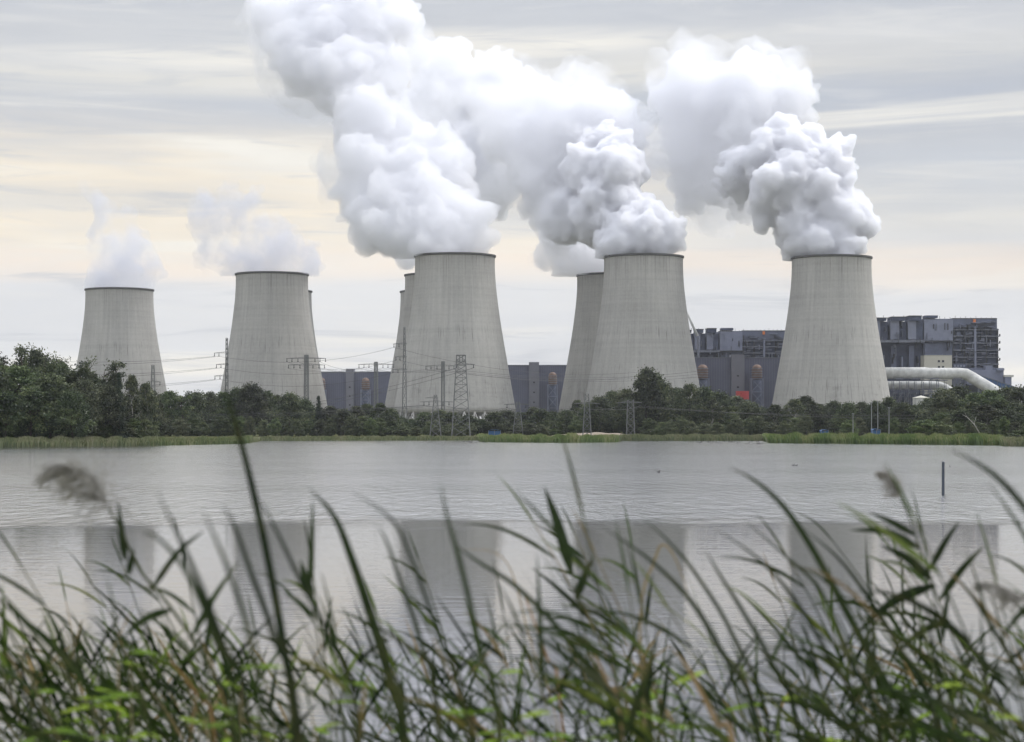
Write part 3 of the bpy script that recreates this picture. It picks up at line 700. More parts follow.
for a, b in zip(E7[::2], E8): cable(a, b, 2.5, .06, LC)
for a, b in zip(E8[::2], E6[::2]): cable(a, b, 2., .06, 'thin overhead cable from the hall pylon towards the middle tower')
LD = 'thin overhead cable crossing the gap right of the middle tower'
for i, e in enumerate(E6[::2]): cable(e, W(700, 377 - i * 3, 1080), 4, .06, LD)
for i, e in enumerate(E10[::3]): cable(e, W(640, 372 + i * 4, 1100), 6, .06, 'thin overhead cable passing in front of the middle towers')
for a, b in zip(E2[:4:2], E3): cable(a, b, 1.2, .035, 'low thin cable between the two short pylons by the middle tower')
for a, b in zip(E3, E4): cable(a, b, 1., .035, 'low thin cable between the short pylon and the slim pylon')
for a, b in zip(E4, E5): cable(a, b, 1., .04, 'low thin cable from the slim pylon to the stubby one')
for i, a in enumerate(E5): cable(a, W(1080, 409 + i * 5, 640), 2.5, .045, 'low pale cable crossing before the trees on the right')
for i, a in enumerate(E2[:3]): cable(a, W(-40, 411 + i * 4, 620), 2.0, .04, 'low thin cable crossing before the trees on the left')
for i, a in enumerate(E1[:2]): cable(a, W(240, 408 + i * 3, 900), 3.0, .05, 'long cable sloping down left from the tallest pylon')
for i, a in enumerate(E11[:2]): cable(a, W(-40, 372 + i * 4, 900), 2., .05, 'thin cable behind the dark grove from its small pylon')

# ------------------------------------------------------------------ small shore things
M_pole = simple('pale_pole_paint', (.27, .28, .275), .5, 0, .05, 1)
for px, y0, lab in ((853, 414, 'shortest pale pole before the trees right of the last tower'), (871.5, 403, 'pale slim pole, left one of the close tall pair'), (877.8, 402, 'pale slim pole, right one of the close tall pair'), (889, 408, 'pale slim pole rightmost of four, at the tower corner')):
    D = 560; T = thing('lamp_pole', (wx(px, D), D, .75), lab, 'pole', 'pale poles near the shore')
    mb = MB(); X = wx(px, D); mb.tube([(X, D, .7), (X, D, wz(y0, D))], [.13, .08], 8); mb.build('pole', M_pole, T)
    mb = MB(); mb.box(X - .35, X + .35, D - .12, D + .12, wz(y0, D), wz(y0, D) + .16); mb.build('lamp_head', M_pole, T)
def tarp(px0, px1, yt, D, lab):
    X0, X1 = wx(px0, D), wx(px1, D); zt = wz(yt, D); T = thing('shelter', ((X0+X1)/2, D, .8), lab, 'shelter', 'low blue shelters behind the reed belt')
    mb = MB(); n = 8; vs = []
    for y in (D, D + 3.2):
        for off in (0, -.07):
            for i in range(n + 1): f = i / n; vs.append((X0 + (X1-X0)*f, y, zt - .25 * (2*f-1)**2 - .05 * math.sin(f*19) + off))
    m = n + 1
    fs = [(i, i+1, 2*m+i+1, 2*m+i) for i in range(n)] + [(m+i, 3*m+i, 3*m+i+1, m+i+1) for i in range(n)] + [(i, m+i, m+i+1, i+1) for i in range(n)] + [(2*m+i, 2*m+i+1, 3*m+i+1, 3*m+i) for i in range(n)] + [(0, 2*m, 3*m, m), (n, m+n, 3*m+n, 2*m+n)]
    mb.add(vs, fs); mb.build('roof_sheet', M_tarp, T)
    mb = MB(); mb.box(X0 + .1, X1 - .1, D + .4, D + 3, .7, zt - .4); mb.build('wall', M_tarp, T)
    mb = MB()
    for x in (X0 + .1, (X0+X1)/2, X1 - .1): mb.bar((x, D + .05, .7), (x, D + .05, zt - .2), .06)
    mb.build('posts', M_pole, T)
tarp(488, 501, 429.6, 545, 'low blue shelter right of the tallest pylon')
tarp(821, 829, 429.6, 535, 'small blue shelter left of the slim pale poles')
tarp(872.5, 881, 428.8, 535, 'small blue shelter among the slim pale poles')
# sandy mound
m_sand = simple('dry_sand', (.24, .20, .145), 1, 0, .25, 1.2)
D = 590; vs = []; nx, ny = 40, 8
for j in range(ny + 1):
    for i in range(nx + 1):
        u, v = i / nx * 2 - 1, j / ny * 2 - 1
        hgt = max(0, 1 - u*u) ** .6 * max(0, 1 - v*v) ** .6 * (1.25 + .5 * mnoise.noise(Vector((u * 4, v * 2, 3))))
        vs.append((wx(594 + u * 46, D), D + v * 6, .72 + hgt - .1))
fs = [(j*(nx+1)+i, j*(nx+1)+i+1, (j+1)*(nx+1)+i+1, (j+1)*(nx+1)+i) for j in range(ny) for i in range(nx)]
mb = MB(); mb.add(vs, fs); tag(mb.build('sand_bank', m_sand, None, True, loc=(wx(594, D), D, .7)), 'long low sandy bank behind the reeds', kind='structure')
# post in the lake
D = EYE * F / (495 - HZ); X = wx(943, D); M_post = simple('weathered_post', (.05, .06, .075), .6, 0, .25, 3)
T = thing('mooring_post', (X, D, -1.), 'dark slender post standing alone in the lake on the right', 'post')
mb = MB(); mb.tube([(X, D, -1.5), (X + .01, D, wz(462, D))], [.075, .07], 10); mb.build('post', M_post, T, smooth=False)
mb = MB(); mb.tube([(X + .01, D, wz(462, D)), (X + .01, D, wz(461, D))], [.085, .06], 10); mb.build('cap', M_pole, T)
# water birds
M_duck = simple('dark_plumage', (.035, .032, .03), .8, 0, .2, 8)
mb = MB(); v, f = ico(2)
def blob(mb, c, s): mb.add([(p[0]*s[0]+c[0], p[1]*s[1]+c[1], p[2]*s[2]+c[2]) for p in v], f)
blob(mb, (0, 0, .07), (.24, .12, .12)); blob(mb, (-.2, 0, .2), (.06, .05, .12)); blob(mb, (-.22, 0, .33), (.085, .06, .065)); mb.bar((-.28, 0, .32), (-.37, 0, .305), .025, 6, .012); mb.bar((.2, 0, .1), (.34, 0, .17), .05, 6, .015)
me_duck = mb.mesh('water_bird', M_duck, smooth=True)
rnd = random.Random(4)
spots = [(rnd.uniform(697, 765), rnd.uniform(441.6, 444.3)) for _ in range(42)] + [(rnd.uniform(463, 484), rnd.uniform(441.8, 442.8)) for _ in range(12)]
def bird(px, py, lab, grp, s=.6):
    D = EYE * F / (py - HZ); o = link_mesh('water_bird', me_duck, None, (wx(px, D), D, 0)); o.rotation_euler = (0, 0, rnd.choice([0, math.pi]) + rnd.uniform(-.6, .6)); o.scale = (s,) * 3
    tag(o, lab, 'bird', grp)
for q in spots[:42]: bird(*q, 'tiny dark water bird in the flock off the right reed belt', 'flock of water birds on the lake')
for q in spots[42:]: bird(*q, 'tiny dark water bird beside the tallest pylon foot', 'water birds near the tallest pylon')
bird(793.3, 465.5, 'dark water bird, left one of a lone pair on open water', 'pair of birds on open water', .42); bird(796.6, 465.8, 'dark water bird, right one of a lone pair on open water', 'pair of birds on open water', .42)
bird(658.5, 472.3, 'single dark water bird on open water near the middle', None, .42); bird(950, 466.5, 'single dark water bird right of the lake post', None, .35)
# ------------------------------------------------------------------ trees
def leaf_material(name, c0, c1, c2, rnd_amt=.35, trans=.25):
    m = bpy.data.materials.new(name); m.use_nodes = True; m.node_tree.nodes.clear(); t = NT(m.node_tree)
    at = t.new('ShaderNodeAttribute', attribute_name='tint'); oi = t.new('ShaderNodeObjectInfo')
    c = t.ramp(at.outputs['Fac'], [(0., c0), (.5, c1), (1., c2)])
    hsv = t.new('ShaderNodeHueSaturation', inp={'Hue': t.mr(oi.outputs['Random'], 0, 1, .475, .515), 'Saturation': t.mr(oi.outputs['Random'], 0, 1, .75, 1.1), 'Value': t.mr(t.m('FRACT', t.m('MULTIPLY', oi.outputs['Random'], 7.3)), 0, 1, 1 - rnd_amt, 1 + rnd_amt), 'Color': c}).outputs[0]
    d = t.new('ShaderNodeBsdfDiffuse', inp={'Color': hsv}); tr = t.new('ShaderNodeBsdfTranslucent', inp={'Color': hsv})
    gl = t.new('ShaderNodeBsdfGlossy', inp={'Roughness': .45, 'Color': (1, 1, 1, 1)})
    a = t.new('ShaderNodeMixShader', inp={0: trans, 1: d, 2: tr}); b = t.new('ShaderNodeMixShader', inp={0: .03, 1: a, 2: gl})
    o = t.new('ShaderNodeOutputMaterial'); m.node_tree.links.new(b.outputs[0], o.inputs['Surface']); return m
ML = {'broad': leaf_material('broadleaf_foliage', (.012, .020, .010), (.040, .060, .024), (.12, .145, .055)),
      'open': leaf_material('open_crown_foliage', (.014, .024, .011), (.048, .068, .026), (.14, .16, .06)),
      'cone': leaf_material('conifer_foliage', (.022, .036, .022), (.036, .056, .030), (.06, .082, .04)),
      'shrub': leaf_material('shrub_foliage', (.042, .060, .026), (.075, .098, .038), (.12, .145, .055)),
      'reed': leaf_material('reed_belt_foliage', (.06, .095, .026), (.12, .165, .045), (.26, .24, .12), .15)}
M_bark = simple('bark', (.05, .042, .032), .95, 0, .3, 2); M_birch = simple('birch_bark', (.34, .33, .30), .9, 0, .3, 3)
def quads_mesh(name, P, size, rs, mat, tint, asp=1.6, droop=0.):
    n = len(P); a = rs.normal(size=(n, 3)); a[:, 2] *= .6; a /= np.linalg.norm(a, axis=1)[:, None]
    b = rs.normal(size=(n, 3)); b -= a * (a * b).sum(1)[:, None]; b /= np.linalg.norm(b, axis=1)[:, None]
    s = size * rs.uniform(.6, 1.3, n)[:, None]; a *= s * asp / 2; b *= s / 2
    V = np.stack([P - a, P + b * .9 - a * .1, P + a, P - b * .9 + a * .1], 1).reshape(-1, 3)
    me = bpy.data.meshes.new(name); me.vertices.add(4 * n); me.vertices.foreach_set('co', V.ravel())
    me.loops.add(4 * n); me.loops.foreach_set('vertex_index', np.arange(4 * n)); me.polygons.add(n)
    me.polygons.foreach_set('loop_start', np.arange(n) * 4); me.polygons.foreach_set('loop_total', np.full(n, 4))
    me.materials.append(mat); at = me.attributes.new('tint', 'FLOAT', 'POINT'); at.data.foreach_set('value', np.repeat(np.clip(tint, 0, 1), 4))
    me.update(calc_edges=True); return me
def make_tree(kind, seed, nclump, per, leaf):
    """unit tree: 10 m tall, about 8 m wide"""
    rs = np.random.RandomState(seed); rnd = random.Random(seed); C = []
    mb = MB(); H = 10.
    trunk = [(0, 0, 0)]; 
    for k in range(1, 6): trunk.append((rnd.uniform(-.12, .12) * k, rnd.uniform(-.12, .12) * k, H * (.86 if kind != 'shrub' else .5) * k / 5))
    mb.tube(trunk, [.22, .19, .16, .12, .08, .03] if kind != 'shrub' else [.08, .07, .06, .05, .04, .02], 7)
    def pt(f): i = min(4, int(f * 5)); q = f * 5 - i; return Vector(trunk[i]).lerp(Vector(trunk[i+1]), q)
    if kind in ('broad', 'tall', 'shrub', 'birch'):
        z0 = {'broad': .16, 'tall': .2, 'shrub': .02, 'birch': .25}[kind]; wr = {'broad': 4.0, 'tall': 3.4, 'shrub': 4.4, 'birch': 3.0}[kind]
        lob = [(rnd.uniform(0, 6.28), rnd.uniform(.25, .9), rnd.uniform(.15, .45)) for _ in range(9)]
        while len(C) < nclump:
            an = rnd.uniform(0, 2 * math.pi); f = rnd.random() ** .8
            env = math.sin(math.pi * min(1, (f * .93 + .07)) ** (.62 if kind != 'shrub' else .8)) ** .55
            bump = 1 + sum(a * math.exp(-((f - zf) / .16) ** 2) * max(0, math.cos(an - aa)) ** 2 for aa, zf, a in lob) * .5 - .15
            rr = wr * env * bump * (rnd.random() ** .38)
            C.append(((math.cos(an) * rr, math.sin(an) * rr, H * (z0 + (1 - z0) * f * .97)), rnd.uniform(.45, 1.0) * (1.15 if kind != 'birch' else .8), rnd.random()))
    elif kind == 'open':
        limbs = []
        for k in range(17):
            f = rnd.uniform(.35, 1.0); an = rnd.uniform(0, 6.28); L = rnd.uniform(1.6, 4.2) * (1.25 - f * .5)
            a = pt(min(.98, f * .9)); b = a + Vector((math.cos(an) * L, math.sin(an) * L, rnd.uniform(.3, 1.5)))
            mid = a.lerp(b, .5) + Vector((0, 0, -.15)); mb.tube([a, mid, b], [.09, .06, .025], 5); limbs.append((a, b))
        while len(C) < nclump:
            a, b = rnd.choice(limbs); p = a.lerp(b, rnd.uniform(.45, 1.08)) + Vector((rnd.gauss(0, .35), rnd.gauss(0, .35), rnd.gauss(.1, .22)))
            C.append((tuple(p), rnd.uniform(.35, .7), rnd.random()))
    elif kind == 'cone':
        while len(C) < nclump:
            f = rnd.random() ** 1.3; an = rnd.uniform(0, 6.28); rr = 2.6 * (1 - f) ** .85 * rnd.random() ** .4 * (1 + .25 * math.sin(f * 40))
            C.append(((math.cos(an) * rr, math.sin(an) * rr, H * (.06 + .94 * f)), .32 + .3 * (1 - f), rnd.random()))
    if kind in ('broad', 'tall', 'birch'):
        for k in range(12):
            f = rnd.uniform(.25, .8); an = rnd.uniform(0, 6.28); a = pt(f); L = rnd.uniform(1.2, 2.8)
            mb.tube([a, a + Vector((math.cos(an) * L * .5, math.sin(an) * L * .5, .6)), a + Vector((math.cos(an) * L, math.sin(an) * L, 1.5))], [.08, .05, .02], 5)
    P = []; tn = []
    for c, r, tt in C:
        q = rs.normal(size=(per, 3)); q *= r * .62; q[:, 2] *= .62
        P.append(q + np.array(c)); tn.append(np.clip(tt * .85 + rs.uniform(-.05, .25, per) + q[:, 2] * .12, 0, 1))
    P = np.concatenate(P); tn = np.concatenate(tn); P[:, 2] = np.maximum(P[:, 2], .1)
    mat = ML['cone' if kind == 'cone' else 'open' if kind in ('open', 'birch') else 'shrub' if kind == 'shrub' else 'broad']
    return mb.mesh('trunk', M_birch if kind == 'birch' else M_bark, smooth=True), quads_mesh('crown', P, leaf, rs, mat, tn)
PT = {'broad': [make_tree('broad', s, 130, 60, .25) for s in (1, 2, 3, 4)], 'tall': [make_tree('tall', s, 150, 62, .26) for s in (5, 6)],
      'open': [make_tree('open', s, 150, 50, .18) for s in (7, 8, 9)], 'cone': [make_tree('cone', 10, 150, 40, .24)],
      'birch': [make_tree('birch', s, 110, 40, .24) for s in (11, 12)], 'shrub': [make_tree('shrub', s, 80, 60, .42) for s in (13, 14, 15)]}
G1 = 'trees of the dark grove at the left'; trnd = random.Random(99); tcount = 0
def tree(kind, px, ytop, wpx, D, label, group=None, base=None):
    global tcount
    z0 = ground_z(px, D) - .05; ytop += {G1: -8}.get(group, 5 if 395 < px < 575 else 0); h = wz(ytop, D) - z0; k = D / F; wm = wpx * k
    name = {'broad': 'broadleaf_tree', 'tall': 'broadleaf_tree', 'open': 'pine_tree', 'cone': 'spruce_tree', 'birch': 'birch_tree', 'shrub': 'shrub'}[kind]
    T = thing(name, (wx(px, D), D, z0), label, 'shrub' if kind == 'shrub' else 'tree', group)
    nat = {'broad': 8.4, 'tall': 7.2, 'open': 7.6, 'cone': 5., 'birch': 6.4, 'shrub': 9.}[kind]
    wm *= 1.0 if kind in ('cone', 'shrub') else 1.45
    T.scale = (wm / nat, wm / nat, h / 10.2); T.rotation_euler = (0, 0, trnd.uniform(0, 6.28))
    tm, cm = PT[kind][tcount % len(PT[kind])]; tcount += 1
    for nm, me in (('trunk', tm), ('crown', cm)):
        o = bpy.data.objects.new(nm, me); COL.objects.link(o); o.parent = T
G1 = 'trees of the dark grove at the left'; L1 = 'dark tree inside the big grove at the left edge'
for kind, px, y, wd, D in [('open', -22, 350, 46, 385), ('open', 4, 351, 40, 400), ('open', 20, 347, 38, 395), ('broad', 36, 357, 36, 410), ('open', 46, 352, 36, 390), ('open', 66, 361, 34, 420), ('broad', 18, 374, 44, 372), ('broad', 50, 382, 42, 370), ('broad', -6, 378, 40, 368),
                          ('broad', 84, 388, 34, 375), ('broad', 108, 394, 30, 380), ('broad', 30, 395, 34, 365), ('broad', 72, 398, 30, 366), ('broad', 96, 402, 28, 385), ('broad', 126, 404, 28, 388), ('broad', 5, 400, 34, 364), ('broad', 144, 408, 24, 392), ('broad', 60, 372, 40, 400), ('broad', 90, 380, 30, 410)]:
    tree(kind, px, y, wd, D, L1, G1)
tree('open', 84, 357, 40, 395, 'open crowned tree in front of the left side of the leftmost tower', G1)
tree('open', 104, 364, 36, 400, 'open crowned tree before the middle of the leftmost tower, rightmost of the tall ones', G1)
tree('cone', 119, 381, 17, 380, 'narrow dark conical tree at the right end of the left grove', G1)
tree('birch', 132, 383, 18, 385, 'slim airy tree right of the dark conical one', G1)
tree('birch', 146, 390, 20, 390, 'loose rounded tree closing the left grove on its right', G1)
tree('broad', 152, 398, 20, 400, 'low tree below the small pylon, last of the left grove', G1)
# belts: (kind, px, top row, width)
B1 = [('broad',160,394,22),('broad',170,391,24),('open',183,388,24),('broad',196,391,24),('broad',210,392,22),('broad',222,392,22),('broad',238,388,26),('broad',252,383,28),('broad',266,391,24),('birch',277,395,18),('broad',290,393,26),('broad',304,398,22),('cone',318.5,396,13),('broad',330,406,20),('broad',343,409,20),('birch',356,406,18),('broad',367,404,20),('birch',380,403,18),('broad',391,408,18)]
for kind, px, y, wd in B1: tree(kind, px, y, wd, 600 + trnd.uniform(-25, 25), {'cone': 'dark pointed tree at the right foot of the second tower', 'open': 'open crowned tree in the belt left of the second tower'}.get(kind, 'dark rounded tree in the belt between left grove and middle towers' if kind == 'broad' else 'airy pale stemmed tree in the belt between left grove and middle towers'), 'trees of the belt left of the middle towers')
B2 = [('broad',402,412,15),('broad',412,414,16),('broad',425,407,20),('broad',440,405,22),('broad',452,407,20),('broad',468,410,20),('broad',481,414,16),('broad',495,407,20),('broad',507,405,22),('broad',520,407,20),('birch',533,402,18),('broad',541,404,20),('broad',553,406,20),('broad',567,405,20),('birch',577,400,16)]
for kind, px, y, wd in B2: tree(kind, px, y, wd, 690 + trnd.uniform(-30, 30), 'rounded green tree in the belt below the middle towers' if kind == 'broad' else 'airy pale stemmed tree in the belt below the middle towers', 'trees of the belt below the middle towers')
B3 = [('broad',590,402,20),('broad',600,396,22),('broad',612,391,24),('broad',626,389,24),('broad',638,392,22),('broad',664,382,22),('broad',676,388,22),('broad',690,384,24),('broad',704,387,26),('broad',720,391,26),('birch',712,398,20),('broad',736,396,26),('broad',750,402,24),('broad',762,407,22),('birch',775,404,20)]
for kind, px, y, wd in B3: tree(kind, px, y, wd, 640 + trnd.uniform(-25, 30), 'rounded dark tree in the belt around the tall bushy tree' if kind == 'broad' else 'airy pale stemmed tree between the two rightmost towers', 'trees of the belt between the rightmost towers')
tree('tall', 647, 367, 25, 625, 'tall bushy tree rising highest before the second tower from the right'); tree('tall', 656, 374, 20, 632, 'tree leaning on the right side of the tall bushy tree')
B4 = [('birch',795,399,22),('broad',806,396,24),('broad',820,404,20),('broad',834,401,22),('broad',848,402,20),('broad',862,402,20),('broad',876,401,20),('broad',889,397,20),('broad',902,402,22),('broad',914,405,20)]
for kind, px, y, wd in B4: tree(kind, px, y, wd, 640 + trnd.uniform(-20, 30), 'rounded dark tree below the rightmost tower' if kind == 'broad' else 'airy pale stemmed tree at the left foot of the rightmost tower', 'trees below the rightmost tower')
B5 = [('broad',930,398,26),('broad',944,389,30),('broad',958,385,30),('broad',974,393,28),('broad',990,390,28),('broad',1006,387,30),('broad',1022,386,30),('broad',1040,390,30)]
for kind, px, y, wd in B5: tree(kind, px, y, wd, 600 + trnd.uniform(-20, 30), 'dark rounded tree of the back row at the right, below the pipes', 'back row of trees at the right edge')
B6 = [('birch',972,402,26),('birch',986,404,26),('birch',1000,400,28),('birch',1016,402,28),('birch',1032,402,28),('broad',960,410,26),('broad',944,412,24),('broad',1008,410,28)]
for kind, px, y, wd in B6: tree(kind, px, y, wd, 480 + trnd.uniform(-15, 20), 'olive green tree of the front row at the right edge', 'front row of trees at the right edge')
# second row and low bushes that close the belts
srnd = random.Random(5)
def skyline(px):
    pts = [(150,404),(200,400),(250,394),(300,402),(330,410),(395,417),(415,419),(440,416),(500,416),(560,414),(590,408),(620,400),(690,394),(740,402),(780,410),(900,408),(930,404),(1040,398)]
    for (a, ya), (b, yb) in zip(pts, pts[1:]):
        if a <= px <= b: return ya + (yb - ya) * (px - a) / (b - a)
    return 404
px = 152
while px < 1040:
    tree('broad', px, skyline(px) + srnd.uniform(0, 7), srnd.uniform(18, 25), 720 + srnd.uniform(-15, 40), 'half hidden tree of the rear row behind the shoreline belt', 'rear row of trees behind the belt'); px += srnd.uniform(10, 14)
px = 150
while px < 1036:
    tree('shrub', px, srnd.uniform(418, 425), srnd.uniform(20, 26), 735 + srnd.uniform(-8, 8), 'low green shrub in the rear of the tree belt', 'low shrubs at the back of the tree belt'); px += 15
px = 150
while px < 1036:
    D = 560 + srnd.uniform(-8, 30) if px < 930 else 450 + srnd.uniform(-8, 20)
    if not (545 < px < 640 and D < 610): pass
    else: D = 625
    if not any(abs(px - q) < 16 for q in (494, 825, 877)): tree('shrub', px, srnd.uniform(416, 424), srnd.uniform(13, 22), D, 'low green shrub at the foot of the tree belt', 'low shrubs along the tree belt')
    px += srnd.uniform(8, 14)
for px in range(-10, 158, 12): tree('shrub', px, srnd.uniform(416, 424), srnd.uniform(22, 32), shore_D(px) + 13, 'low dark shrub at the foot of the left grove', 'low shrubs under the left grove')
tree('shrub', 925, 420, 32, 430, 'pale green rounded shrub right of the slim poles'); tree('shrub', 940, 422, 26, 428, 'pale green shrub touching the rounded one on its right')
tree('shrub', 1019, 430.5, 32, 372, 'dark rounded shrub at the waterline on the right edge'); 
# leaning bare branch by the right shore
D = 440; T = thing('dead_tree', (wx(980, D), D, .8), 'pale bare dead tree leaning left before the right trees', 'dead tree')
mb = MB(); mb.tube([W(980, 434, D), W(974, 424, D), W(967, 417, D), W(962, 414.5, D)], [.16, .12, .08, .03], 6); mb.tube([W(974, 424, D), W(976, 417, D)], [.07, .03], 5); mb.tube([W(967, 417, D), W(965, 413, D)], [.05, .02], 5)
mb.build('trunk', M_birch, T, smooth=True)
for px, y in ((986, 402), (706, 400), (726, 404), (700, 412)):
    pass
# ------------------------------------------------------------------ reed belts along the far shore (countless stems)
def reed_belt(x0, x1, dn, df, hgt, dens, seed, label, top=1.0):
    rs = np.random.RandomState(seed); n = int(dens)
    px = rs.uniform(x0, x1, n); off = rs.uniform(dn, df, n) ; D = np.array([shore_D(p) for p in px]) + off
    keep = np.array([mnoise.noise(Vector((p * .35, o * .25, seed))) > -.42 or o < .35 * df for p, o in zip(px, off)]); px, D, off = px[keep], D[keep], off[keep]; n = len(px)
    X = (px - 512) / F * D; z0 = np.where(off < 0, -.3, .1)
    hv = np.array([.82 + .38 * mnoise.noise(Vector((p * .09, 3.1, seed))) + .2 * mnoise.noise(Vector((p * .5, 1.1, seed))) for p in px])
    h = hgt * hv * rs.uniform(.75, 1.1, n); wd = rs.uniform(.05, .11, n); lean = rs.normal(-.05, .16, n) * h; ang = rs.uniform(-1, 1, n)
    B = np.stack([X, D, z0], 1); dx = np.stack([np.cos(ang) * wd, np.sin(ang) * wd, np.zeros(n)], 1)
    tip = B + np.stack([lean, rs.normal(0, .1, n), h], 1); mid = B + np.stack([lean * .35, np.zeros(n), h * .6], 1)
    V = np.stack([B - dx * .6, B + dx * .6, mid + dx, mid - dx, tip], 1).reshape(-1, 3)
    tint = np.clip(.35 + .5 * np.array([mnoise.noise(Vector((p * .06, 9.1, seed))) for p in px]) + rs.uniform(-.3, .35, n), 0, 1)
    idx = np.arange(n) * 5; L = np.stack([idx, idx+1, idx+2, idx+3, idx+3, idx+2, idx+4], 1).ravel()
    me = bpy.data.meshes.new('reed_belt'); me.vertices.add(5 * n); c = (wx((x0+x1)/2, shore_D((x0+x1)/2)), float(D.mean()), 0.); me.vertices.foreach_set('co', (V - np.array(c)).ravel())
    me.loops.add(7 * n); me.loops.foreach_set('vertex_index', L); me.polygons.add(2 * n)
    st = np.stack([np.arange(n) * 7, np.arange(n) * 7 + 4], 1).ravel(); me.polygons.foreach_set('loop_start', st); me.polygons.foreach_set('loop_total', np.tile([4, 3], n))
    me.materials.append(ML['reed']); at = me.attributes.new('tint', 'FLOAT', 'POINT'); tv = np.repeat(tint, 5).reshape(-1, 5); tv[:, 4] += .25; at.data.foreach_set('value', np.clip(tv, 0, 1).ravel())
    me.update(calc_edges=True); o = link_mesh('reed_belt', me, None, c); tag(o, label, 'reeds', None, 'stuff')
reed_belt(-60, 158, -1.5, 9, 1.75, 26000, 1, 'long reed belt before the dark grove at the left')
reed_belt(150, 252, -1.5, 10, 1.6, 13000, 2, 'reed tongue ending left of the second tower')
reed_belt(245, 484, -1, 8, 1.3, 14000, 3, 'thin low reed strip along the distant shore')
reed_belt(478, 618, -1.5, 12, 2.0, 20000, 4, 'green reed belt right of the tallest pylon')
reed_belt(612, 772, -1, 9, 1.8, 14000, 5, 'reed strip along the shore between the two rightmost towers')
reed_belt(764, 1004, -1.5, 12, 2.3, 30000, 6, 'tall reed belt along the right shore')
reed_belt(996, 1090, -1, 8, 1.9, 8000, 7, 'reeds around the dark shrub at the right edge')
# ------------------------------------------------------------------ foreground reeds on the near bank
def blade_material(name, ramp_stops, trans=.22):
    m = bpy.data.materials.new(name); m.use_nodes = True; m.node_tree.nodes.clear(); t = NT(m.node_tree)
    oi = t.new('ShaderNodeObjectInfo'); g = t.new('ShaderNodeTexCoord').outputs['Object']
    c = t.ramp(oi.outputs['Random'], ramp_stops, 'LINEAR')
    n = t.noise(g, 9., 4, .6); c = t.mix(t.mr(n, .5, .75, 0, .55), c, (.17, .15, .06))
    v = t.mr(t.noise(g, 30., 3, .6), .3, .7, .75, 1.25); s = t.new('ShaderNodeVectorMath', operation='SCALE', inp={0: c}); t.put(s, 3, v)
    d = t.new('ShaderNodeBsdfDiffuse', inp={'Color': s.outputs[0]}); tr = t.new('ShaderNodeBsdfTranslucent', inp={'Color': s.outputs[0]})
    gl = t.new('ShaderNodeBsdfGlossy', inp={'Roughness': .4, 'Color': (1, 1, 1, 1)})
    a = t.new('ShaderNodeMixShader', inp={0: trans, 1: d, 2: tr}); b = t.new('ShaderNodeMixShader', inp={0: .015, 1: a, 2: gl})
    o = t.new('ShaderNodeOutputMaterial'); m.node_tree.links.new(b.outputs[0], o.inputs['Surface']); return m
G0, G1c, G2 = (.012, .022, .008), (.030, .052, .014), (.055, .095, .018)
M_blade = blade_material('reed_leaf', [(0, G0), (.25, G1c), (.55, (.022, .036, .011)), (.82, G2), (.95, (.13, .18, .03)), (.98, (.20, .13, .055)), (1., (.24, .19, .10))])
M_green = blade_material('dark_reed_leaf', [(0, G0), (.5, (.022, .036, .011)), (1., G1c)], .3)
M_stem = blade_material('reed_stem', [(0, (.022, .034, .012)), (.6, (.04, .052, .018)), (.9, (.14, .12, .055)), (1., (.26, .19, .10))], .1)
M_dry = blade_material('dry_blade', [(0, (.28, .14, .06)), (.5, (.32, .19, .09)), (1., (.30, .23, .12))], .3)
M_lime = blade_material('bright_leaf', [(0, (.12, .21, .015)), (.5, (.20, .32, .02)), (1., (.30, .40, .04))], .5)
M_plume = blade_material('reed_plume', [(0, (.30, .29, .26)), (.5, (.34, .32, .29)), (1., (.38, .36, .32))], .5)
frnd = random.Random(2024)
def ribbon(mb, pts, width, prof=None, face=None):
    """a leaf blade: V-folded strip along pts, widest a third of the way up, tapering to a tip"""
    pts = [Vector(p) for p in pts]; n = len(pts); vs = []; fs = []
    for i, p in enumerate(pts):
        f = i / (n - 1); d = (pts[min(i+1, n-1)] - pts[max(i-1, 0)]).normalized()
        side = d.cross(face or Vector((0, 1, .1))); side = side.normalized() if side.length > 1e-4 else Vector((1, 0, 0))
        nr = side.cross(d).normalized()
        w = width * (prof(f) if prof else min(1, .35 + f * 3) * (1 - f ** 2.2) ** .9 + .02) / 2
        vs += [p - side * w + nr * w * .35, p, p + side * w + nr * w * .35]
    for i in range(n - 1):
        for k in (0, 1): fs.append((3*i+k, 3*i+k+1, 3*i+3+k+1, 3*i+3+k))
    mb.add(vs, fs)
def arc(p0, dirv, L, bend, n=9, sag=Vector((0, 0, -1))):
    """points along a blade that starts along dirv and droops by bend"""
    pts = [Vector(p0)]; d = Vector(dirv).normalized()
    for i in range(n - 1):
        d = (d + sag * bend / (n - 1) * (.4 + 1.6 * i / n)).normalized(); pts.append(pts[-1] + d * L / (n - 1))
    return pts
def smoothpts(P, n=14):
    P = [Vector(p) for p in P]; Q = [P[0] * 2 - P[1]] + P + [P[-1] * 2 - P[-2]]; out = []; m = len(P) - 1
    for k in range(n + 1):
        f = k / n * m; i = min(int(f), m - 1); u = f - i; a, b, c, d = Q[i:i+4]
        out.append(.5 * ((2*b) + (c-a)*u + (2*a-5*b+4*c-d)*u*u + (3*b-a-3*c+d)*u*u*u))
    return out
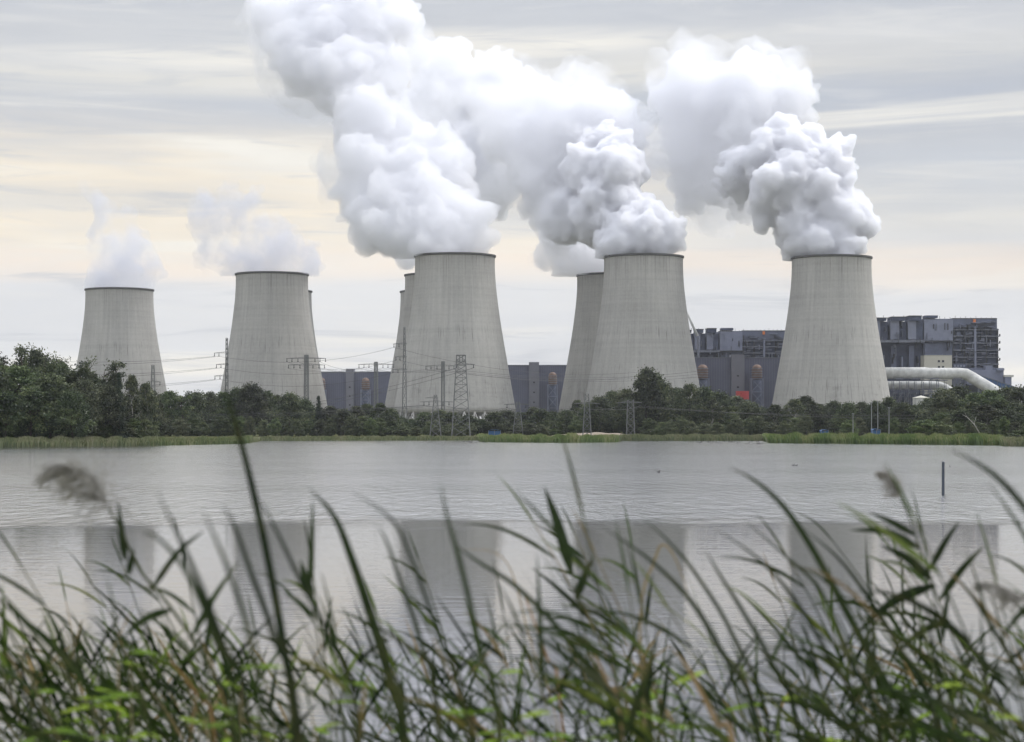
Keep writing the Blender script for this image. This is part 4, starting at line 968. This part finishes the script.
def plume_mesh(pts, L, seed):
    """a nodding one-sided feathery head: many thin drooping strands hung along pts"""
    r = random.Random(seed); mb = MB(); n = len(pts)
    for k in range(125):
        f = r.random() ** .9; i = min(n - 2, int(f * (n - 1))); p = pts[i].lerp(pts[i+1], f * (n-1) - i)
        side = Vector((r.gauss(-.15, .5), r.gauss(0, .5), -.5 + r.gauss(0, .35)))
        ax = (pts[i+1] - pts[i]).normalized(); ln = L * (1 - f * .65) * r.uniform(.45, 1.1)
        q = arc(p, (side + ax * .9), ln, .5, 5); ribbon(mb, q, .0028, lambda f: 1 - f * .6)
        for j in (1, 2, 3):
            e = arc(q[j], Vector((r.gauss(0, .6), r.gauss(0, .6), -.6)) + ax * .5, ln * .22, .2, 3); ribbon(mb, e, .0026, lambda f: 1 - f * .5)
    return mb
# --- reed variants, built in the local frame of a root at the origin, leaning left with the wind
def reed_variant(seed, lean, leaves, plume=False):
    r = random.Random(seed); H = 2.0; n = 16
    st = [Vector((-(lean * (f ** 2.1)) * H + .03 * math.sin(f * 5 + seed), .04 * math.sin(f * 4 + seed * 2), H * f * (1 - .10 * lean * f))) for f in [i / n for i in range(n + 1)]]
    T = thing('reed', (0, 0, 0), 'x', 'reed')
    mb = MB(); mb.tube(st, [.0042 * (1 - .75 * i / n) + .0006 for i in range(n + 1)], 6); mb.build('stem', M_stem, T, smooth=True)
    for k in range(leaves):
        f = .42 + .56 * (k + r.uniform(0, .6)) / leaves; i = min(n - 1, int(f * n)); p = st[i].lerp(st[i+1], f * n - i); ax = (st[i+1] - st[i]).normalized()
        sgn = -1 if (k % 2 or r.random() < .25) else 1
        dv = ax * r.uniform(.9, 1.7) + Vector((sgn * r.uniform(.45, .95) - .3, r.gauss(0, .35), r.uniform(-.05, .3)))
        L = r.uniform(.16, .34) * (1.1 - .5 * abs(f - .7)); mb = MB(); ribbon(mb, arc(p, dv, L, r.uniform(.15, 1.1), 9), r.uniform(.007, .015), face=Vector((r.uniform(-.3, .3), 1, r.uniform(-.3, .3))))
        mb.build('leaf', M_blade, T, smooth=True)
    if plume:
        b = st[-1]; hp = arc(b, (st[-1] - st[-2]) + Vector((-.02, 0, 0)), .2, 1.4, 8); plume_mesh(hp, .075, seed).build('plume', M_plume, T, smooth=True)
    else:
        mb = MB(); ribbon(mb, arc(st[-1], st[-1] - st[-2], r.uniform(.1, .22), r.uniform(.1, .8), 8), .007); mb.build('leaf', M_blade, T, smooth=True)
    return T, st[-1]
def grass_variant(seed, lean, nb):
    """a tuft-less tall blade plant: a few long narrow blades from one root"""
    r = random.Random(seed); T = thing('tall_grass_plant', (0, 0, 0), 'x', 'grass plant'); tip = None
    for k in range(nb):
        H = 2.0 * (1 if k == 0 else r.uniform(.72, .97)); l = lean * r.uniform(.6, 1.3) if k else lean; p2 = r.uniform(1.8, 3.); yy = r.uniform(-.12, .12)
        pts = [Vector((-(l * f ** p2) * H + r.uniform(-.0, .0) + k * .012, yy * f + .01 * k, H * (f - .16 * l * f ** 3))) for f in [i / 15 for i in range(16)]]
        if k == 0: tip = pts[-1]
        mb = MB(); ribbon(mb, pts, r.uniform(.004, .008), lambda f: (1 - f ** 3.2) ** 1.0 + .03, face=Vector((r.uniform(-.5, .5), 1, 0))); mb.build('blade', M_blade, T, smooth=True)
    return T, tip
VR = [reed_variant(s, l, n) for s, l, n in ((1, .12, 10), (2, .20, 11), (3, .28, 10), (4, .08, 12), (5, .34, 9), (6, .16, 11), (7, .24, 12))]
VG = [grass_variant(s, l, n) for s, l, n in ((11, .16, 3), (12, .26, 3), (13, .36, 2), (14, .22, 4), (15, .46, 2))]
for T, tip in VR + VG: T['used'] = 0
def place(var, px, py, D, label, cat, group):
    T, tip = var; z0 = 1.28; P = W(px, py, D); s = (P.z - z0) / tip.z
    flip = frnd.uniform(-.35, .35)
    o = T if not T['used'] else None
    if o is None: o = copy_tree(T)
    T['used'] = 1
    if 'used' in o.keys() and o is not T: del o['used']
    o.scale = (s, s, s); o.rotation_euler = (0, 0, flip)
    rt = Matrix.Rotation(flip, 3, 'Z') @ (tip * s); o.location = (P.x - rt.x, P.y - rt.y, z0)
    o['label'] = label; o['category'] = cat; o['group'] = group; return o
def top_env(px):           # how high the thicket reaches, as an image row, along the bank
    pts = [(-60, 575), (0, 600), (60, 610), (110, 600), (150, 615), (200, 600), (260, 600), (330, 600), (380, 590), (440, 600), (500, 585), (560, 560), (620, 590), (700, 610), (760, 600), (800, 580), (860, 560), (920, 555), (960, 590), (1000, 600), (1090, 590)]
    for (a, ya), (b, yb) in zip(pts, pts[1:]):
        if a <= px <= b: return ya + (yb - ya) * (px - a) / (b - a)
    return 600
NB = 265
for i in range(NB):
    px = -70 + 1190 * (i + frnd.random()) / NB; D = frnd.uniform(3.3, 6.3); tall = frnd.random() < .24
    py = top_env(max(-60, min(1090, px))) + 30 + (frnd.uniform(-80, -5) if tall else frnd.uniform(0, 95))
    isreed = frnd.random() < (.75 if px > 740 or px < 200 else .45)
    if isreed: place(frnd.choice(VR), px, py, D, 'green leafy reed standing within the dense foreground thicket', 'reed', 'reeds of the foreground thicket')
    else: place(frnd.choice(VG), px, py, D, 'narrow bladed tall grass standing within the dense foreground thicket', 'grass plant', 'tall grass of the foreground thicket')
# --- single plants one can pick out
def hero(name, label, cat, pts, D, w=None, kind='blade', leaves=(), mat=None, plume=None, group=None):
    P = [W(x, y, D if len(q) < 3 else q[2]) for q in pts for x, y in (q[:2],)]
    root = Vector((P[0].x + .05, P[0].y, 1.28)); base = [root, root.lerp(P[0], .55) + Vector((.02, 0, 0))]
    S_ = smoothpts(base + P, 26); T = thing(name, root, label, cat, group)
    if kind == 'blade':
        mb = MB(); ribbon(mb, S_, w or .014, lambda f: (1 - max(0, f) ** 4.5) + .03); mb.build('blade', mat or M_green, T, smooth=True)
    else:
        mb = MB(); n = len(S_); mb.tube(S_, [(w or .0045) * (1 - .65 * i / n) for i in range(n)], 6); mb.build('stem', mat or M_stem, T, smooth=True)
    for (x0, y0, x1, y1, ww, bend) in leaves:
        a, b = W(x0, y0, D), W(x1, y1, D); L = (b - a).length; up = Vector((0, 0, bend * L)); q = smoothpts([a, a.lerp(b, .5) + up, b], 10)
        mb = MB(); ribbon(mb, q, ww); mb.build('leaf', M_green if mat is None else mat, T, smooth=True)
    if plume:
        pp = smoothpts([W(x, y, D) for x, y in plume[0]], 12); plume_mesh(pp, plume[1], len(label)).build('plume', M_plume, T, smooth=True)
    return T
hero('tall_grass_plant', 'tallest blade, its tip bending left above the far shore in front of the second tower', 'grass plant', [(296,742),(284,650),(268,560),(248,470),(232,412),(222,384)], 3.1, .013)
hero('reed', 'reed with a large drooping feathery plume, left side of the lake', 'reed', [(235,742),(205,660),(165,600),(140,570),(122,532),(108,508)], 3.7, .005, 'stem', [(125,560,118,500,.016,-.05),(128,575,134,548,.014,.05),(150,592,205,530,.012,.1),(170,610,120,640,.016,.1),(190,640,240,560,.012,.05)], plume=([(108,508),(98,488),(82,472),(64,465),(46,472)], .115))
hero('tall_grass_plant', 'thick dark blade curving up left of the middle tower reflection', 'grass plant', [(404,742),(390,680),(372,620),(352,560),(334,516),(308,487)], 3.3, .017)
hero('reed', 'single pointed leaf standing upright before the water right of the middle tower reflection', 'reed', [(590,742),(588,660),(580,610),(572,572)], 4.0, .004, 'stem', [(572,575,544,486,.024,.06),(576,600,594,555,.018,.05)])
hero('tall_grass_plant', 'long arching blade sweeping up left before the rightmost tower reflection', 'grass plant', [(915,742),(890,690),(862,640),(838,595),(812,548),(785,508),(757,482),(728,466)], 3.6, .014)
hero('reed', 'reed with a small pale plume left of the lake post', 'reed', [(990,742),(965,670),(942,610),(924,560),(908,515),(900,497)], 4.2, .0035, 'stem', [(915,535,868,512,.014,.03),(920,548,850,530,.018,.1),(932,580,880,545,.020,.08),(935,585,850,640,.024,.1),(940,600,985,545,.018,.05),(950,620,890,660,.018,.1),(930,570,960,520,.016,.04)], plume=([(900,497),(895,484),(887,474),(880,472)], .045))
hero('tall_grass_plant', 'dark blade entering from the right edge, its tip arching over the water', 'grass plant', [(1120,742),(1075,600),(1040,530),(1012,492),(985,468),(946,447)], 3.0, .012)
hero('tall_grass_plant', 'second dark blade at the right edge, below the arching one', 'grass plant', [(1130,742),(1080,640),(1045,570),(1015,520),(988,482)], 3.1, .009)
hero('reed', 'reed at the right edge with a wispy plume hanging left', 'reed', [(1110,742),(1090,660),(1065,615),(1045,600),(1028,598)], 3.6, .0035, 'stem', [(1040,600,1000,640,.014,.1)], plume=([(1028,598),(1012,592),(996,584),(978,584)], .05))
hero('reed', 'stem with a narrow dark seed spike before the middle towers', 'reed', [(345,742),(330,690),(318,640),(310,590)], 3.8, .0035, 'stem', [(310,590,313,498,.012,.0),(312,600,300,560,.02,.0),(316,620,282,590,.012,.05)])
for i, (pts, D, wd, lab) in enumerate([
  ([(250,742),(225,650),(200,585),(178,535),(156,490)], 2.5, .0085, 'blurred blade rising right of the drooping plume'),
  ([(240,742),(215,640),(188,575),(160,540),(140,530)], 2.6, .008, 'short blurred blade bending hard left, right of the drooping plume'),
  ([(300,742),(275,640),(250,570),(236,530),(222,503)], 2.7, .009, 'blurred blade close left of the tallest blade'),
  ([(262,742),(250,640),(232,580),(216,540),(202,508)], 2.4, .007, 'pale blurred blade between the plume and the tallest blade'),
  ([(360,742),(330,640),(300,580),(276,530),(258,495)], 2.9, .008, 'blurred blade just right of the tallest blade'),
  ([(500,742),(480,650),(462,570),(448,520),(440,482)], 2.9, .009, 'blurred upright blade before the middle tower reflection'),
  ([(470,742),(440,640),(412,560),(392,520),(350,490)], 2.9, .007, 'pale thin blade arching left of the middle tower reflection'),
  ([(440,742),(420,640),(400,580),(388,545),(378,525)], 3.0, .008, 'short blurred blade at the left edge of the middle tower reflection'),
  ([(620,742),(575,650),(520,590),(480,563),(455,545)], 3.4, .010, 'dark blade slanting left across the middle tower reflection'),
  ([(760,742),(720,650),(690,600),(650,560),(600,525)], 3.5, .010, 'dark blade slanting left over the reflection right of centre'),
  ([(770,742),(735,640),(700,580),(672,545),(640,515)], 3.7, .008, 'thin blade over the broad reflection right of centre'),
  ([(860,742),(830,660),(795,600),(760,560),(715,528)], 3.5, .008, 'thin blade slanting left of the rightmost tower reflection'),
  ([(880,742),(850,660),(820,590),(790,560),(745,520)], 3.9, .009, 'second thin blade slanting left of the rightmost tower reflection'),
  ([(940,742),(900,650),(870,600),(840,560),(802,527)], 3.9, .010, 'blade crossing the rightmost tower reflection'),
  ([(800,742),(770,660),(742,610),(720,575),(704,548)], 3.6, .009, 'blade tipped brown left of the rightmost reflection'),
  ([(1060,742),(1030,690),(1000,640),(975,600),(955,575)], 3.7, .010, 'blade low at the right below the small plume'),
  ([(120,742),(90,690),(55,650),(25,620),(-5,585)], 3.6, .012, 'dark blade reaching the left edge above the thicket'),
  ([(150,742),(128,680),(118,640),(112,600),(106,575)], 3.2, .006, 'thin pale stalk below the drooping plume')]):
    hero('tall_grass_plant', lab, 'grass plant', pts, D, wd)
for pts, D, wd, lab in [([(735,760),(718,725),(700,690),(684,662),(668,645)], 3.6, .010, 'orange dry blade right of centre near the bottom'),
  ([(640,640),(655,560),(664,545),(676,560),(690,600)], 4.3, .006, 'bent orange dry blade over the broad reflection'),
  ([(560,700),(548,660),(530,610),(522,590)], 4.2, .006, 'small dry brown blade near the centre thicket'),
  ([(560,742),(530,640),(505,560),(455,548)], 4.6, .004, 'brown tipped dry stalk before the middle tower reflection'),
  ([(620,720),(610,690),(594,655),(575,645)], 4.0, .008, 'folded tan dry blade in the centre thicket'),
  ([(215,742),(200,700),(180,672),(168,660)], 3.8, .006, 'tan dry blade in the left thicket')]:
    hero('dry_grass_plant', lab, 'grass plant', pts, D, wd, mat=M_dry)
# --- broad-leaved herbs, bright green, low in the thicket
def herb(px, py, D, label, seed, mat=M_lime, size=.062):
    r = random.Random(seed); P = W(px, py, D); T = thing('leafy_weed', (P.x, P.y, 1.28), label, 'weed', 'bright leafy weeds in the thicket')
    top = P; b = Vector((P.x, P.y, 1.28)); mb = MB(); mb.tube([b, b.lerp(top, .5) + Vector((.02, 0, 0)), top], [.004, .003, .0015], 5); mb.build('stem', M_stem, T, smooth=True)
    for k in range(9):
        f = 1 - .05 * k; p = b.lerp(top, f); an = k * 2.4 + r.random(); d = Vector((math.cos(an), math.sin(an), r.uniform(.0, .6)))
        mb = MB(); ribbon(mb, arc(p, d, size * r.uniform(.8, 1.7), r.uniform(.3, 1.2), 7), size * .5, lambda f: math.sin(math.pi * min(1, f * .92 + .08)) ** .8, face=Vector((-math.sin(an), math.cos(an), 0)).cross(d)); mb.build('leaf', mat, T, smooth=True)
hl = [(240,655),(130,640),(118,650),(545,690),(575,700),(520,705),(600,712),(500,660),(850,700),(905,712),(955,735),(60,700),(30,680),(330,690),(390,720),(440,700),(660,715),(720,700),(780,690),(990,700),(200,715),(280,725),(480,730),(615,735),(820,730),(95,725),(10,735),(350,735)] + [(frnd.choice([frnd.uniform(470, 650), frnd.uniform(20, 270), frnd.uniform(820, 980), frnd.uniform(280, 1000)]), frnd.uniform(668, 735)) for _ in range(30)]
for i, (x, y) in enumerate(hl): herb(x, y + 12, 3.4 + (i % 5) * .35, 'bright green broad leaved weed low among the foreground reeds', 50 + i)
# --- the uncountable undergrowth: thin blades and leaf litter filling the foot of the thicket
rs = np.random.RandomState(8); mb = MB()
for k in range(1150):
    D = rs.uniform(3.2, 6.9); px = rs.uniform(-90, 1110); P = W(px, 742, D); z0 = 1.25; 
    hh = (EYE - .158 * D + rs.uniform(-.55, .12) - .02) - z0; hh = max(.3, hh * rs.uniform(.75, 1.02)); ln = rs.uniform(-.05, .42) * hh * .5; yw = rs.normal(0, .08)
    pts = [(P.x - ln * f ** 2, P.y + yw * f, z0 + hh * f * (1 - .08 * f)) for f in (0, .3, .55, .75, .9, 1)]
    mb.cm = int(rs.choice([0, 0, 0, 0, 0, 1, 2, 3])); ribbon(mb, pts, rs.uniform(.005, .014), lambda f: (1 - f ** 3) + .04, face=Vector((rs.uniform(-.7, .7), 1, 0)))
for k in range(620):
    D = rs.uniform(3.9, 6.6); px = rs.uniform(-90, 1110) if k % 3 else rs.uniform(-60, 260); P = W(px, rs.uniform(660, 760), D); mb.cm = int(rs.choice([0, 0, 0, 0, 1, 1, 1, 2, 3])); sg = -1 if rs.rand() < .6 else 1
    ribbon(mb, arc(P, Vector((sg * rs.uniform(.3, .8), rs.normal(0, .3), rs.uniform(.5, 1.4))), rs.uniform(.08, .2), rs.uniform(.1, .9), 6), rs.uniform(.004, .011), face=Vector((rs.uniform(-.5, .5), 1, rs.uniform(-.5, .5))))
def fixedmat(n, c):
    m = bpy.data.materials.new(n); m.use_nodes = True; m.node_tree.nodes.clear(); t = NT(m.node_tree)
    g = t.new('ShaderNodeTexCoord').outputs['Object']; nn = t.noise(g, 6., 3, .6); s = t.new('ShaderNodeVectorMath', operation='SCALE', inp={0: c}); t.put(s, 3, t.mr(nn, .3, .7, .5, 1.5))
    a = t.new('ShaderNodeMixShader', inp={0: .2, 1: t.new('ShaderNodeBsdfDiffuse', inp={'Color': s.outputs[0]}), 2: t.new('ShaderNodeBsdfTranslucent', inp={'Color': s.outputs[0]})})
    o = t.new('ShaderNodeOutputMaterial'); m.node_tree.links.new(a.outputs[0], o.inputs['Surface']); return m
UG = [fixedmat('undergrowth_dark', (.012, .021, .007)), fixedmat('undergrowth_green', (.034, .058, .012)), fixedmat('undergrowth_straw', (.26, .19, .09)), fixedmat('undergrowth_lime', (.14, .20, .035))]
tag(mb.build('undergrowth', UG, None, True, loc=(0, 5, 1.25)), 'dense low undergrowth of thin blades between the reeds', 'undergrowth', kind='stuff')

for T, tip in VR + VG: del T['used']
# ------------------------------------------------------------------ haze: thin even air round everything
m = bpy.data.materials.new('haze'); m.use_nodes = True; m.node_tree.nodes.clear(); t = NT(m.node_tree)
v = t.new('ShaderNodeVolumePrincipled', inp={'Color': (.93, .95, 1., 1), 'Density': .00003, 'Anisotropy': .1})
o = t.new('ShaderNodeOutputMaterial'); m.node_tree.links.new(v.outputs[0], o.inputs['Volume'])
mb = MB(); mb.box(-6500, 6500, -300, 6300, -3.5, 480)
tag(mb.build('haze', m), 'thin pale haze in the air over the lake and the plant', kind='stuff')
